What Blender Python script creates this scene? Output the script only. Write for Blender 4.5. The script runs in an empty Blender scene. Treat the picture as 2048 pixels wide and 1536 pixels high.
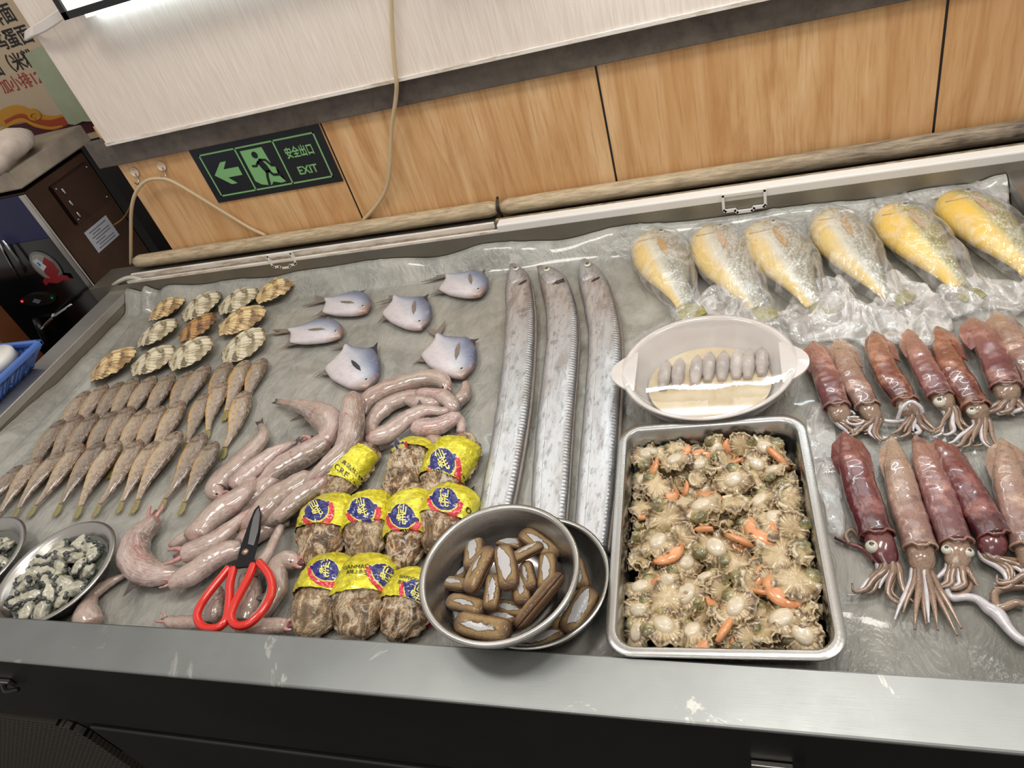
import bpy, bmesh, math, random
import numpy as np
from mathutils import Vector, Matrix, noise as mnoise
from mathutils.bvhtree import BVHTree
S = bpy.context.scene
COL = S.collection
# ---------------- camera, world, light, exposure ----------------
CAM_H = 0.75                      # metres above the ice surface (z = 0)
F_PX = 1424.546
MC = np.array([[0.94445657, -0.20100736, 0.25999584],
               [-0.06013459, 0.6720752, 0.73803709],
               [-0.32308764, -0.71267872, 0.62265834]])
WR = np.stack([MC[:, 0], -MC[:, 1], -MC[:, 2]], 0)      # world axes seen from the camera
cd = bpy.data.cameras.new('camera'); cam = bpy.data.objects.new('camera', cd); COL.objects.link(cam)
R3 = np.stack([WR[:, 0], -WR[:, 1], -WR[:, 2]], 1)
mw = Matrix([list(R3[i]) + [0] for i in range(3)] + [[0, 0, 0, 1]]); mw.translation = (0, 0, CAM_H)
cam.matrix_world = mw
cd.sensor_fit = 'HORIZONTAL'; cd.sensor_width = 36; cd.lens = F_PX / 2048 * 36; cd.clip_start = .02
S.camera = cam
S.view_settings.view_transform = 'Standard'; S.view_settings.look = 'None'
S.view_settings.gamma = 1; S.view_settings.use_curve_mapping = False
S.view_settings.exposure = 0.0
wd = bpy.data.worlds.new('world'); S.world = wd; wd.use_nodes = True
wd.node_tree.nodes['Background'].inputs[0].default_value = (1.0, .93, .86, 1)
wd.node_tree.nodes['Background'].inputs[1].default_value = .55
def area(name, loc, to, sx, sy, power, col):
    l = bpy.data.lights.new(name, 'AREA'); l.shape = 'RECTANGLE'; l.size = sx; l.size_y = sy
    l.energy = power; l.color = col
    o = bpy.data.objects.new(name, l); COL.objects.link(o); o.location = loc
    o.rotation_euler = (Vector(to) - Vector(loc)).to_track_quat('-Z', 'Y').to_euler()
    return o
area('ceiling_lamp', (-.95, .55, 1.75), (-.8, .8, 0), .60, .22, 8, (1, .95, .88))
area('ceiling_lamp', (.05, .75, 1.75), (.0, .8, 0), .60, .22, 9, (1, .95, .88))
area('ceiling_lamp', (.85, .55, 1.75), (.4, .8, 0), .60, .22, 8, (1, .95, .88))
area('ceiling_lamp', (-.4, -.5, 1.8), (-.4, .8, 0), 1.2, .3, 5, (1, .93, .85))
S.cycles.max_bounces = 6; S.cycles.transparent_max_bounces = 16; S.cycles.diffuse_bounces = 3
S.cycles.glossy_bounces = 3; S.cycles.sample_clamp_indirect = 4
S.cycles.caustics_reflective = False; S.cycles.caustics_refractive = False

# ---------------- helpers ----------------
def P(px, py, z=0.0):
    """point of the photograph -> place on the horizontal plane z"""
    r = WR @ np.array([px - 1024., py - 768., F_PX])
    return np.array([0, 0, CAM_H]) + r * ((z - CAM_H) / r[2])
def PY(px, py, y):
    r = WR @ np.array([px - 1024., py - 768., F_PX]); return np.array([0, 0, CAM_H]) + r * (y / r[1])
def PX(px, py, x):
    r = WR @ np.array([px - 1024., py - 768., F_PX]); return np.array([0, 0, CAM_H]) + r * (x / r[0])
def lin(r, g, b, a=1):
    f = lambda c: (c / 255 / 12.92) if c <= 10.3 else ((c / 255 + .055) / 1.055) ** 2.4
    return (f(r), f(g), f(b), a)
def fn(x, y=0, z=0): return mnoise.noise(Vector((x, y, z)))
def fr(x, y=0, z=0, o=4): return mnoise.fractal(Vector((x, y, z)), 1.0, 2.0, o)
def sm(a, b, x):
    t = np.clip((x - a) / (b - a), 0, 1); return t * t * (3 - 2 * t)

class G:
    """small node-graph writer"""
    def __init__(s, name):
        s.m = bpy.data.materials.new(name); s.m.use_nodes = True
        s.t = s.m.node_tree; s.t.nodes.clear()
        s.out = s.t.nodes.new('ShaderNodeOutputMaterial')
    def n(s, typ, ins=None, **pr):
        d = s.t.nodes.new('ShaderNode' + typ)
        for k, v in pr.items(): setattr(d, k, v)
        for k, v in (ins or {}).items(): s.set(d.inputs[k], v)
        return d
    def set(s, sock, v):
        if isinstance(v, bpy.types.NodeSocket): s.t.links.new(v, sock)
        else:
            if isinstance(v, tuple) and len(v) == 3 and sock.type == 'RGBA': v = v + (1,)
            sock.default_value = v
    def co(s, kind='Object', sc=(1, 1, 1), rot=(0, 0, 0)):
        c = s.n('TexCoord').outputs[kind]
        if sc == (1, 1, 1) and rot == (0, 0, 0): return c
        return s.n('Mapping', {'Vector': c, 'Scale': sc, 'Rotation': rot}).outputs[0]
    def uv(s):
        d = s.n('SeparateXYZ', {0: s.n('TexCoord').outputs['UV']}); return d.outputs[0], d.outputs[1]
    def noise(s, sc, co=None, det=4, ro=.55, dist=0):
        return s.n('TexNoise', {'Vector': co or s.co(), 'Scale': sc, 'Detail': det, 'Roughness': ro, 'Distortion': dist}).outputs['Fac']
    def vor(s, sc, co=None, feat='F1', out='Distance', rnd=1):
        return s.n('TexVoronoi', {'Vector': co or s.co(), 'Scale': sc, 'Randomness': rnd}, feature=feat).outputs[out]
    def ramp(s, f, stops, interp='LINEAR'):
        d = s.n('ValToRGB', {0: f}); d.color_ramp.interpolation = interp
        e = d.color_ramp.elements
        while len(e) < len(stops): e.new(.5)
        for i, (p, c) in enumerate(stops):
            e[i].position = p; e[i].color = c if isinstance(c, tuple) else (c, c, c, 1)
        return d.outputs[0]
    def mix(s, f, a, b, mode='MIX'):
        d = s.n('Mix', data_type='RGBA', blend_type=mode)
        s.set(d.inputs[0], f); s.set(d.inputs[6], a); s.set(d.inputs[7], b); return d.outputs[2]
    def m_(s, op, a, b=0.5, c=None):
        d = s.n('Math', operation=op); s.set(d.inputs[0], a); s.set(d.inputs[1], b)
        if c is not None: s.set(d.inputs[2], c)
        return d.outputs[0]
    def rnd(s): return s.n('ObjectInfo').outputs['Random']
    def bump(s, h, st=.3, dist=.002, nrm=None):
        i = {'Height': h, 'Strength': st, 'Distance': dist}
        if nrm is not None: i['Normal'] = nrm
        return s.n('Bump', i).outputs[0]
    def bsdf(s, col, rough=.5, metal=0., nrm=None, coat=0., coat_r=.08, spec=.5, emit=None, est=1., sss=0., alpha=None, trans=0.):
        i = {'Base Color': col, 'Roughness': rough, 'Metallic': metal, 'Specular IOR Level': spec, 'Coat Weight': coat, 'Coat Roughness': coat_r}
        if nrm is not None: i['Normal'] = nrm
        if emit is not None: i['Emission Color'] = emit; i['Emission Strength'] = est
        if sss: i['Subsurface Weight'] = sss; i['Subsurface Scale'] = .006
        if alpha is not None: i['Alpha'] = alpha
        if trans: i['Transmission Weight'] = trans
        b = s.n('BsdfPrincipled', i); s.t.links.new(b.outputs[0], s.out.inputs[0]); return s.m
MATS = {}
def plain(name, rgb, rough=.5, metal=0., coat=0., var=.0, vs=60, bst=0.):
    if name in MATS: return MATS[name]
    g = G(name); c = lin(*rgb)
    if var:
        d = tuple(x * (1 - var) for x in c[:3]) + (1,); e = tuple(min(1, x * (1 + var)) for x in c[:3]) + (1,)
        c = g.ramp(g.noise(vs), [(.3, d), (.7, e)])
    nr = g.bump(g.noise(vs * 3), bst, .001) if bst else None
    MATS[name] = g.bsdf(c, rough, metal, nr, coat); return MATS[name]

def mesh(name, v, f, mat=None, parent=None, uv=None, smooth=True, mi=None, loc=None):
    me = bpy.data.meshes.new(name)
    v = np.asarray(v, dtype=float)
    if loc is not None: v = v - np.asarray(loc)
    me.from_pydata([tuple(p) for p in v], [], f)
    if uv is not None:
        l = me.uv_layers.new(name='uv'); idx = np.empty(len(me.loops), dtype=np.int32); me.loops.foreach_get('vertex_index', idx)
        l.data.foreach_set('uv', np.asarray(uv, dtype=np.float32)[idx].ravel())
    for m in (mat if isinstance(mat, (list, tuple)) else [mat]):
        if m: me.materials.append(m)
    if smooth: me.polygons.foreach_set('use_smooth', [True] * len(me.polygons))
    if mi is not None: me.polygons.foreach_set('material_index', mi)
    me.update()
    o = bpy.data.objects.new(name, me); COL.objects.link(o)
    if parent: o.parent = parent
    if loc is not None: o.location = loc
    return o
def bmo(name, bm, mat, parent=None, smooth=False):
    bmesh.ops.recalc_face_normals(bm, faces=bm.faces)
    me = bpy.data.meshes.new(name); bm.to_mesh(me); bm.free()
    for m in (mat if isinstance(mat, (list, tuple)) else [mat]): me.materials.append(m)
    if smooth: me.polygons.foreach_set('use_smooth', [True] * len(me.polygons))
    o = bpy.data.objects.new(name, me); COL.objects.link(o)
    if parent: o.parent = parent
    return o
def abox(bm, x0, x1, y0, y1, z0, z1, bev=0, mi=0):
    r = bmesh.ops.create_cube(bm, size=1)
    for q in r['verts']:
        q.co = Vector((x0 + (q.co.x + .5) * (x1 - x0), y0 + (q.co.y + .5) * (y1 - y0), z0 + (q.co.z + .5) * (z1 - z0)))
    fs = {f for q in r['verts'] for f in q.link_faces}
    for f in fs: f.material_index = mi
    if bev: bmesh.ops.bevel(bm, geom=list({e for q in r['verts'] for e in q.link_edges}), offset=bev, segments=2, affect='EDGES', profile=.5)
    return bm
def box(name, x0, x1, y0, y1, z0, z1, mat, parent=None, bev=0):
    return bmo(name, abox(bmesh.new(), x0, x1, y0, y1, z0, z1, bev), mat, parent)
def tag(o, label, cat, group=None, kind=None):
    o['label'] = label; o['category'] = cat
    if group: o['group'] = group
    if kind: o['kind'] = kind
    return o
def struct(o, label=None):
    o['kind'] = 'structure'
    if label: o['label'] = label
    return o
def empty(name, loc, label, cat, group=None):
    o = bpy.data.objects.new(name, None); COL.objects.link(o); o.location = loc; o.empty_display_size = .02
    return tag(o, label, cat, group)
def keep(o, root):
    """parent a mesh built in world coordinates under a root (root has location only or full matrix)"""
    o.parent = root; o.matrix_parent_inverse = root.matrix_basis.inverted(); return o
def cr(pts, n):
    """Catmull-Rom through points -> n samples"""
    p = np.asarray(pts, float); k = len(p)
    if k == 2: return np.array([p[0] + (p[1] - p[0]) * t for t in np.linspace(0, 1, n)])
    q = np.vstack([2 * p[0] - p[1], p, 2 * p[-1] - p[-2]])
    d = np.concatenate([[0], np.cumsum(np.linalg.norm(np.diff(p[:, :3], axis=0), axis=1))]); d /= d[-1]
    out = []
    for s in np.linspace(0, 1, n):
        i = min(max(int(np.searchsorted(d, s, side='right')) - 1, 0), k - 2)
        t = (s - d[i]) / max(d[i + 1] - d[i], 1e-9)
        a, b, c, e = q[i], q[i + 1], q[i + 2], q[i + 3]
        out.append(.5 * (2 * b + (c - a) * t + (2 * a - 5 * b + 4 * c - e) * t * t + (3 * b - a - 3 * c + e) * t ** 3))
    return np.array(out)
def prof(pts):
    """smooth profile from (t, value) pairs"""
    xs = np.array([a for a, _ in pts]); ys = np.array([b for _, b in pts], float)
    h = np.diff(xs); dl = np.diff(ys) / h; m = np.zeros(len(xs))
    m[0] = dl[0]; m[-1] = dl[-1]
    for i in range(1, len(xs) - 1): m[i] = 0 if dl[i - 1] * dl[i] <= 0 else 2 * dl[i - 1] * dl[i] / (dl[i - 1] + dl[i])
    def f(t):
        t = min(max(t, xs[0]), xs[-1]); i = min(max(int(np.searchsorted(xs, t, side='right')) - 1, 0), len(xs) - 2)
        u = (t - xs[i]) / h[i]
        return ((2 * u ** 3 - 3 * u * u + 1) * ys[i] + (u ** 3 - 2 * u * u + u) * h[i] * m[i]
                + (-2 * u ** 3 + 3 * u * u) * ys[i + 1] + (u ** 3 - u * u) * h[i] * m[i + 1])
    return f
def loft(path, wl, wr, ht, hb, n=32, m=20, ex=1.0, disp=None, t0=0., t1=1., side=None, off=0.):
    """tube with separate left/right half widths and top/bottom half heights along a path.
    returns verts, faces, uvs; u along, v across (0 right edge, 1 left edge)"""
    pc = cr(path, 65); V = []; UV = []
    T = np.gradient(pc, axis=0)
    for i in range(n):
        t = t0 + (t1 - t0) * i / (n - 1); s = t * 64; k = min(int(s), 63); w = s - k
        c = pc[k] * (1 - w) + pc[k + 1] * w; tg = T[k] * (1 - w) + T[k + 1] * w
        sd = np.array([-tg[1], tg[0], 0.]) if side is None else np.asarray(side, float)
        sd = sd / max(np.linalg.norm(sd), 1e-9)
        up = np.cross(tg, sd); up /= max(np.linalg.norm(up), 1e-9)
        if up[2] < 0: up = -up
        a_, b_, c_, d_ = wl(t) + off, wr(t) + off, ht(t) + off, hb(t) + off
        for j in range(m):
            a = 2 * math.pi * j / m; ca, sa = math.cos(a), math.sin(a)
            if ex != 1.0: ca = math.copysign(abs(ca) ** ex, ca); sa = math.copysign(abs(sa) ** ex, sa)
            q = c + sd * (ca * (a_ if ca > 0 else b_)) + up * (sa * (c_ if sa > 0 else d_))
            if disp is not None: q = q + (sd * ca + up * sa) * disp(t, a, q)
            V.append(q); UV.append((t, .5 + .5 * ca))
    Fc = [(i * m + j, i * m + (j + 1) % m, (i + 1) * m + (j + 1) % m, (i + 1) * m + j) for i in range(n - 1) for j in range(m)]
    Fc.append(tuple(range(m - 1, -1, -1))); Fc.append(tuple(range((n - 1) * m, n * m)))
    return V, Fc, UV
def tube(name, path, r, mat, parent=None, n=40, m=10, r1=None, taper=None):
    """round tube, parallel-transported frame"""
    pc = cr(path, n); T = np.gradient(pc, axis=0); T /= np.linalg.norm(T, axis=1)[:, None] + 1e-12
    u = np.cross(T[0], [0, 0, 1.]);
    if np.linalg.norm(u) < 1e-3: u = np.array([1., 0, 0])
    u /= np.linalg.norm(u); V = []; UV = []
    for i in range(n):
        u = u - T[i] * np.dot(u, T[i]); u /= np.linalg.norm(u); w = np.cross(T[i], u); t = i / (n - 1)
        rr = taper(t) if taper else (r if r1 is None else r + (r1 - r) * t)
        for j in range(m):
            a = 2 * math.pi * j / m; V.append(pc[i] + (u * math.cos(a) + w * math.sin(a)) * rr); UV.append((t, j / m))
    Fc = [(i * m + j, i * m + (j + 1) % m, (i + 1) * m + (j + 1) % m, (i + 1) * m + j) for i in range(n - 1) for j in range(m)]
    Fc.append(tuple(range(m - 1, -1, -1))); Fc.append(tuple(range((n - 1) * m, n * m)))
    return mesh(name, V, Fc, mat, parent, UV)
def fin(name, outline, thick, mat, parent, bulge=0.):
    """thin plate from 3d outline (fan from the centroid), with real thickness"""
    o = np.asarray(outline, float); k = len(o); c = o.mean(0)
    V = []; UV = []
    for s in (1, -1):
        V += [p + np.array([0, 0, s * thick * .25]) for p in o]; V.append(c + np.array([0, 0, s * thick * .5 + bulge * (s > 0)]))
        UV += [(i / k, 0.) for i in range(k)] + [(.5, 1.)]
    Fc = []
    for i in range(k):
        j = (i + 1) % k
        Fc += [(i, j, k), (k + 1 + j, k + 1 + i, 2 * k + 1), (i, k + 1 + i, k + 1 + j, j)]
    return mesh(name, V, Fc, mat, parent, UV, smooth=False)
def ball(name, c, r, mat, parent, sc=(1, 1, 1), n=12):
    bm = bmesh.new(); bmesh.ops.create_uvsphere(bm, u_segments=n, v_segments=max(6, n * 2 // 3), radius=1)
    for q in bm.verts: q.co = Vector((c[0] + q.co.x * r * sc[0], c[1] + q.co.y * r * sc[1], c[2] + q.co.z * r * sc[2]))
    return bmo(name, bm, mat, parent, True)
def lathe(name, pr, mat, parent=None, n=64, ell=(1, 1), c=(0, 0, 0), rot=0., tilt=None, noise=None):
    """surface of revolution of profile [(r, z)]; first and last on or off axis; returns object"""
    V = []; k = len(pr); UV = []
    for i in range(n):
        a = 2 * math.pi * i / n
        for j, (r, z) in enumerate(pr):
            x, y = r * math.cos(a) * ell[0], r * math.sin(a) * ell[1]
            if noise: z = z + noise(x, y, j)
            V.append((x, y, z)); UV.append((i / n, j / k))
    V = np.array(V)
    if tilt is not None: V = V @ np.array(Matrix.Rotation(tilt[0], 3, Vector(tilt[1])).transposed())
    cs, sn = math.cos(rot), math.sin(rot)
    V = np.stack([V[:, 0] * cs - V[:, 1] * sn + c[0], V[:, 0] * sn + V[:, 1] * cs + c[1], V[:, 2] + c[2]], 1)
    Fc = [(i * k + j, ((i + 1) % n) * k + j, ((i + 1) % n) * k + j + 1, i * k + j + 1) for i in range(n) for j in range(k - 1)]
    return mesh(name, V, Fc, mat, parent, UV)
def text_mesh(body, size, bold=0.0):
    """text as flat mesh data centred on the origin in XY; returns verts, faces"""
    cu = bpy.data.curves.new('lettering', 'FONT'); cu.body = body; cu.size = size; cu.offset = bold
    cu.align_x = 'CENTER'; cu.align_y = 'CENTER'; cu.resolution_u = 3
    o = bpy.data.objects.new('lettering', cu); COL.objects.link(o)
    me = bpy.data.meshes.new_from_object(o)
    v = [tuple(q.co) for q in me.vertices]; f = [tuple(p.vertices) for p in me.polygons]
    bpy.data.objects.remove(o); bpy.data.curves.remove(cu); bpy.data.meshes.remove(me)
    return v, f
def put_text(name, body, size, mat, parent, origin, ux, uy, bold=0.0, sx=1.0):
    v, f = text_mesh(body, size, bold); o = np.asarray(origin, float); ux = np.asarray(ux, float); uy = np.asarray(uy, float)
    return mesh(name, [o + ux * a[0] * sx + uy * a[1] for a in v], f, mat, parent, smooth=False)
ORD = ['first', 'second', 'third', 'fourth', 'fifth', 'sixth', 'seventh', 'eighth', 'ninth', 'tenth', 'eleventh', 'twelfth', 'thirteenth', 'fourteenth']

# ---------------- materials of the place ----------------
def m_steel(name, col=(176, 174, 170), rough=.3, brush=(4, 200, 200), smudge=.12, spots=False):
    g = G(name); c = g.co('Object', brush)
    st = g.noise(6, c, 3); bl = g.noise(5, None, 5); b2 = g.noise(26, None, 6, .7)
    base = g.mix(g.ramp(bl, [(.35, 0.), (.7, .6)]), lin(*col), lin(*[x * .80 for x in col]))
    if spots:
        f = g.ramp(g.noise(9, None, 8, .68, 1.5), [(.60, 0.), (.63, .55)])
        base = g.mix(f, base, lin(205, 205, 198))
    r = g.m_('ADD', g.m_('MULTIPLY', st, .12), g.m_('MULTIPLY', b2, smudge)); r = g.m_('ADD', r, rough - .1)
    return g.bsdf(base, r, 1., g.bump(st, .06, .0006))
STEEL = m_steel('stainless steel'); LIP = m_steel('brushed steel lip', (158, 162, 162), .38, spots=True)
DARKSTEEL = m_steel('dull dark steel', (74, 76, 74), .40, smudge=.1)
INSIDE = m_steel('basin wall steel', (158, 152, 140), .5)
def m_wood():
    g = G('wood grain laminate')
    u = g.co('Object', (9, 9, 1.0)); w = g.noise(3.2, u, 6, .62, .6); f2 = g.noise(22, g.co('Object', (9, 9, .5)), 4, .6)
    big = g.noise(3, g.co('Object', (2, 2, .6)), 2)
    c = g.ramp(w, [(.30, lin(188, 140, 92)), (.48, lin(212, 170, 120)), (.66, lin(226, 190, 144))])
    c = g.mix(g.ramp(f2, [(.50, 0.), (.72, .55)]), c, lin(176, 124, 76))
    c = g.mix(g.ramp(big, [(.35, .35), (.6, 0.)]), c, lin(196, 142, 88))
    return g.bsdf(c, .42, 0, g.bump(f2, .15, .0006))
WOOD = m_wood()
def m_board():
    g = G('white ribbed wallboard'); l = g.noise(30, g.co('Object', (14, 14, .6)), 3)
    c = g.ramp(l, [(.3, lin(220, 207, 196)), (.7, lin(236, 226, 217))])
    return g.bsdf(c, .5, 0, g.bump(l, .3, .001))
BOARD = m_board()
def m_stone(name, a, b, sc=20):
    g = G(name); n1 = g.noise(sc, None, 8, .7); n2 = g.noise(4, None, 4)
    return g.bsdf(g.mix(g.ramp(n2, [(.45, 0.), (.7, .5)]), g.ramp(n1, [(.35, lin(*a)), (.7, lin(*b))]), lin(*b)), .45, 0, g.bump(n1, .2, .001))
STRIP = m_stone('dull grey strip', (66, 58, 52), (104, 96, 88))
def m_roll():
    g = G('stained canvas roll'); c = g.co('Object', (1.5, 12, 12)); n1 = g.noise(14, c, 6, .7)
    x = g.n('SeparateXYZ', {0: g.co()}).outputs[0]
    k = g.ramp(g.m_('ADD', x, g.m_('MULTIPLY', g.noise(6), .8)), [(.15, 0.), (.85, 1.)])
    a = g.ramp(n1, [(.35, lin(150, 132, 104)), (.62, lin(198, 180, 150))]); b = g.ramp(n1, [(.38, lin(66, 54, 44)), (.7, lin(150, 136, 118))])
    return g.bsdf(g.mix(k, a, b), .62, 0, g.bump(n1, .4, .001))
ROLL = m_roll()
def m_rail():
    g = G('yellowed white plastic'); n1 = g.noise(26, g.co('Object', (.5, 6, 3)), 5, .7)
    return g.bsdf(g.ramp(n1, [(.34, lin(176, 160, 140)), (.5, lin(226, 220, 212)), (.7, lin(236, 232, 228))]), .38)
RAIL = m_rail()
GRIME = m_stone('grimy groove', (96, 78, 56), (170, 158, 140), 60)
def m_sheet():
    """wet clear sheet lying on crushed ice"""
    g = G('wet plastic over ice')
    a = g.noise(9, None, 6, .6, .8); b = g.noise(38, g.co('Object', (1.2, .5, 1)), 5, .6, 2.0); c = g.noise(130, None, 3, .6)
    n2 = g.noise(17, g.co('Object', (1, .45, 1), (0, 0, .6)), 4, .55, 3.)
    ridge = g.m_('SUBTRACT', 1., g.m_('MULTIPLY', g.m_('ABSOLUTE', g.m_('SUBTRACT', n2, .5)), 9.))
    ridge = g.m_('MAXIMUM', ridge, 0.)
    col = g.ramp(a, [(.30, lin(122, 122, 115)), (.5, lin(148, 147, 140)), (.72, lin(174, 172, 164))])
    col = g.mix(g.ramp(g.noise(5, None, 3), [(.58, 0.), (.7, .35)]), col, lin(104, 111, 109))
    blob = g.ramp(g.vor(42, None, 'SMOOTH_F1'), [(.0, .55), (.22, 0.)])
    col = g.mix(g.m_('MULTIPLY', blob, .35), col, lin(172, 173, 168))
    col = g.mix(g.m_('MULTIPLY', ridge, .2), col, lin(188, 186, 180))
    yy = g.n('SeparateXYZ', {0: g.co()}).outputs[1]
    melt = g.m_('ADD', g.m_('SUBTRACT', g.n('SeparateXYZ', {0: g.co()}).outputs[0], g.m_('MULTIPLY', yy, .8)), g.m_('MULTIPLY', g.noise(7, None, 4), .22))
    col = g.mix(g.ramp(g.m_('ADD', melt, .3), [(.12, 0.), (.30, .8)]), col, lin(92, 93, 88))    # melted clear patch
    h = g.m_('ADD', g.m_('MULTIPLY', b, .6), g.m_('ADD', g.m_('MULTIPLY', ridge, .35), g.m_('MULTIPLY', c, .08)))
    nr = g.bump(h, .5, .0032)
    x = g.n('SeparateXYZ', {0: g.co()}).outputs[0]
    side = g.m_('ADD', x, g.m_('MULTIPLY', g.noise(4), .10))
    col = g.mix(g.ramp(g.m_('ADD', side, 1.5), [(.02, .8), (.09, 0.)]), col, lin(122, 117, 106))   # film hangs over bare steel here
    return g.bsdf(col, g.ramp(a, [(.3, .20), (.7, .38)]), 0, nr, .6, .06, spec=.6)
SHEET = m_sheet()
def m_film(name, white=.10, rough=.08, bs=.6, tint=(235, 235, 232), sc=40):
    """thin clear plastic film: mostly see-through, glossy, a little milky"""
    g = G(name); n1 = g.noise(sc, None, 4, .55, 1.2); n3 = g.noise(sc * .35, g.co('Object', (1, .4, 1), (0, 0, .7)), 3, .5, 3.)
    rid = g.m_('MAXIMUM', g.m_('SUBTRACT', 1., g.m_('MULTIPLY', g.m_('ABSOLUTE', g.m_('SUBTRACT', n3, .5)), 14.)), 0.)
    nr = g.bump(g.m_('ADD', n1, g.m_('MULTIPLY', rid, .5)), bs, .003)
    gl = g.n('BsdfGlossy', {'Roughness': rough, 'Normal': nr, 'Color': (1, 1, 1, 1)})
    tr = g.n('BsdfTransparent', {'Color': (1, 1, 1, 1)})
    df = g.n('BsdfDiffuse', {'Color': lin(*tint), 'Normal': nr})
    fw = g.m_('ADD', g.m_('MULTIPLY', rid, white * 1.6), g.m_('MULTIPLY', g.ramp(n1, [(.40, .35), (.75, 1.0)]), white * 1.6))
    a = g.n('MixShader', {0: fw, 1: tr.outputs[0], 2: df.outputs[0]})
    fz = g.n('LayerWeight', {'Blend': .5, 'Normal': nr}).outputs['Facing']
    fz = g.m_('ADD', g.m_('MULTIPLY', g.m_('POWER', fz, 4.), .7), .055)
    b = g.n('MixShader', {0: fz, 1: a.outputs[0], 2: gl.outputs[0]})
    g.t.links.new(b.outputs[0], g.out.inputs[0]); return g.m
FILM = m_film('clear bag film', .11, .12, .35, (244, 242, 240), 30); CLING = m_film('taut cling film', .03, .015, .03, sc=12); CRUMP = m_film('crumpled clear film', .22, .12, .6, (244, 242, 240), 34)
BLACKP = plain('black plastic', (22, 22, 24), .4); WHITEP = plain('white plastic', (228, 226, 222), .35)
CREAMC = plain('cream cable sheath', (196, 176, 142), .45)

# ---------------- the room ----------------
FZ = -.80; WY = 1.36
struct(box('floor', -3.2, 2.2, -1.6, 2.1, FZ - .05, FZ, m_stone('dark wet floor', (40, 38, 36), (66, 62, 58)), None))
# wood panels set side by side on the low part of the partition
XS = [-1.395, -.8345, -.2435, .3265, .95]
for i in range(4):
    o = box('wall_panel', XS[i] + .0022, XS[i + 1] - .0022, WY, WY + .0195, -.1, .42, WOOD)
    tag(o, ['wood grain wall panel behind the left end, with exit sign and clear hooks',
            'wood grain wall panel right of the exit sign, crossed by the hanging cable',
            'wood grain wall panel behind the yellow croakers', 'wood grain wall panel at the right end of the wall'][i], 'wall panel', 'wood grain panels of the back wall')
struct(box('wall_back', -1.395, .95, WY + .02, WY + .10, FZ, 1.7, BLACKP), 'dark core of the partition behind the panels')
for i in (1, 2, 3): struct(box('trim_%d' % (i + 2), XS[i] - .0021, XS[i] + .0021, WY + .0012, WY + .0194, -.1, .42, BLACKP), 'dark joint between two wood panels')
# grey strip and white board
struct(box('trim_1', -1.435, .95, WY - .014, WY - .0005, .329, .392, STRIP, None, .002), 'dull grey strip between wood panels and white board')
struct(box('wall_board', -1.357, .95, 1.330, WY - .0145, .380, 1.7, BOARD, None, .0015), 'white ribbed wallboard above the strip')
struct(box('trim_2', -1.357, .95, 1.326, 1.3295, .381, .389, RAIL, None, .001), 'thin pale edging under the white board')
struct(box('wall_far', -3.2, -1.2, 2.02, 2.1, FZ, 1.7, plain('dark wall', (46, 42, 40), .6)), 'dark far wall beyond the partition')

# ---------------- ice counter ----------------
BX0, BX1, BY0, BY1, RZ = -1.50, .42, .361, 1.262, .05
ct = empty('ice_counter', (-.5, .8, FZ), 'long stainless steel ice counter carrying all the seafood', 'counter')
bm = bmesh.new()
abox(bm, -1.62, .62, .312, 1.30, -.30, -.045)                     # tank body
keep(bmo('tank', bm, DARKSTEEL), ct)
keep(box('front_lip', -1.75, .62, .298, BY0, .043, RZ, LIP, None, .0025), ct)
keep(box('front_lip_wall', -1.62, .62, BY0 - .004, BY0 - .0005, -.045, .0425, INSIDE), ct)
keep(box('left_rim', -1.564, BX0, BY0 - .0005, 1.30, .030, RZ, m_steel('bright rim steel', (206, 204, 200), .46), None, .002), ct)
keep(box('left_wall', BX0 - .004, BX0 - .0005, BY0, 1.30, -.045, .030, INSIDE), ct)
keep(box('right_rim', BX1, BX1 + .07, BY0 - .0005, 1.30, .030, RZ, STEEL, None, .002), ct)
keep(box('right_wall', BX1 + .001, BX1 + .006, BY0, 1.30, -.045, .030, INSIDE), ct)
keep(box('back_wall', -1.62, .62, BY1, BY1 + .004, -.045, .066, INSIDE), ct)
keep(box('back_ledge', -1.62, .62, BY1 + .0045, WY - .002, .056, .064, INSIDE), ct)
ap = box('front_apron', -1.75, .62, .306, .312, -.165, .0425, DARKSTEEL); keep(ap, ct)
# lower doors under the apron
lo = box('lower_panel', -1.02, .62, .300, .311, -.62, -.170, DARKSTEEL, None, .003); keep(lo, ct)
def grille():
    bm = bmesh.new(); x0, x1, z0, z1, r = -1.60, -1.06, -.62, -.175, .05
    pts = [(x0, z0), (x1, z0)] + [(x1 - r + r * math.cos(a), z1 - r + r * math.sin(a)) for a in np.linspace(0, math.pi / 2, 8)] + [(x0, z1)]
    a = [bm.verts.new((p[0], .300, p[1])) for p in pts]; b = [bm.verts.new((p[0], .311, p[1])) for p in pts]
    bm.faces.new(a); bm.faces.new(b[::-1])
    for i in range(len(pts)): bm.faces.new((a[i], b[i], b[(i + 1) % len(pts)], a[(i + 1) % len(pts)]))
    return bm
GR = G('perforated dark panel'); gv = GR.vor(95, GR.co('Object', (1, 0, 1)), rnd=0)
gm = GR.bsdf(GR.ramp(gv, [(.28, lin(12, 12, 12)), (.34, lin(96, 92, 84))]), .4, .6)
vg = keep(bmo('vent_panel', grille(), gm), ct)
lt = empty('drawer_latch', tuple(PY(12, 1362, .300)), 'small chrome latch on the dark apron, at its left end', 'latch', 'latches of the front apron')
def latch(px, py, root):
    c = PY(px, py, .306); x, z = c[0], c[2]
    keep(box('latch_plate', x - .022, x + .018, .2995, .3055, z - .006, z + .010, STEEL, None, .001), root)
    keep(tube('latch_pull', [(x + .0, .300, z), (x + .014, .292, z - .001), (x + .03, .298, z - .004)], .0035, BLACKP, None, 10, 8), root)
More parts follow.
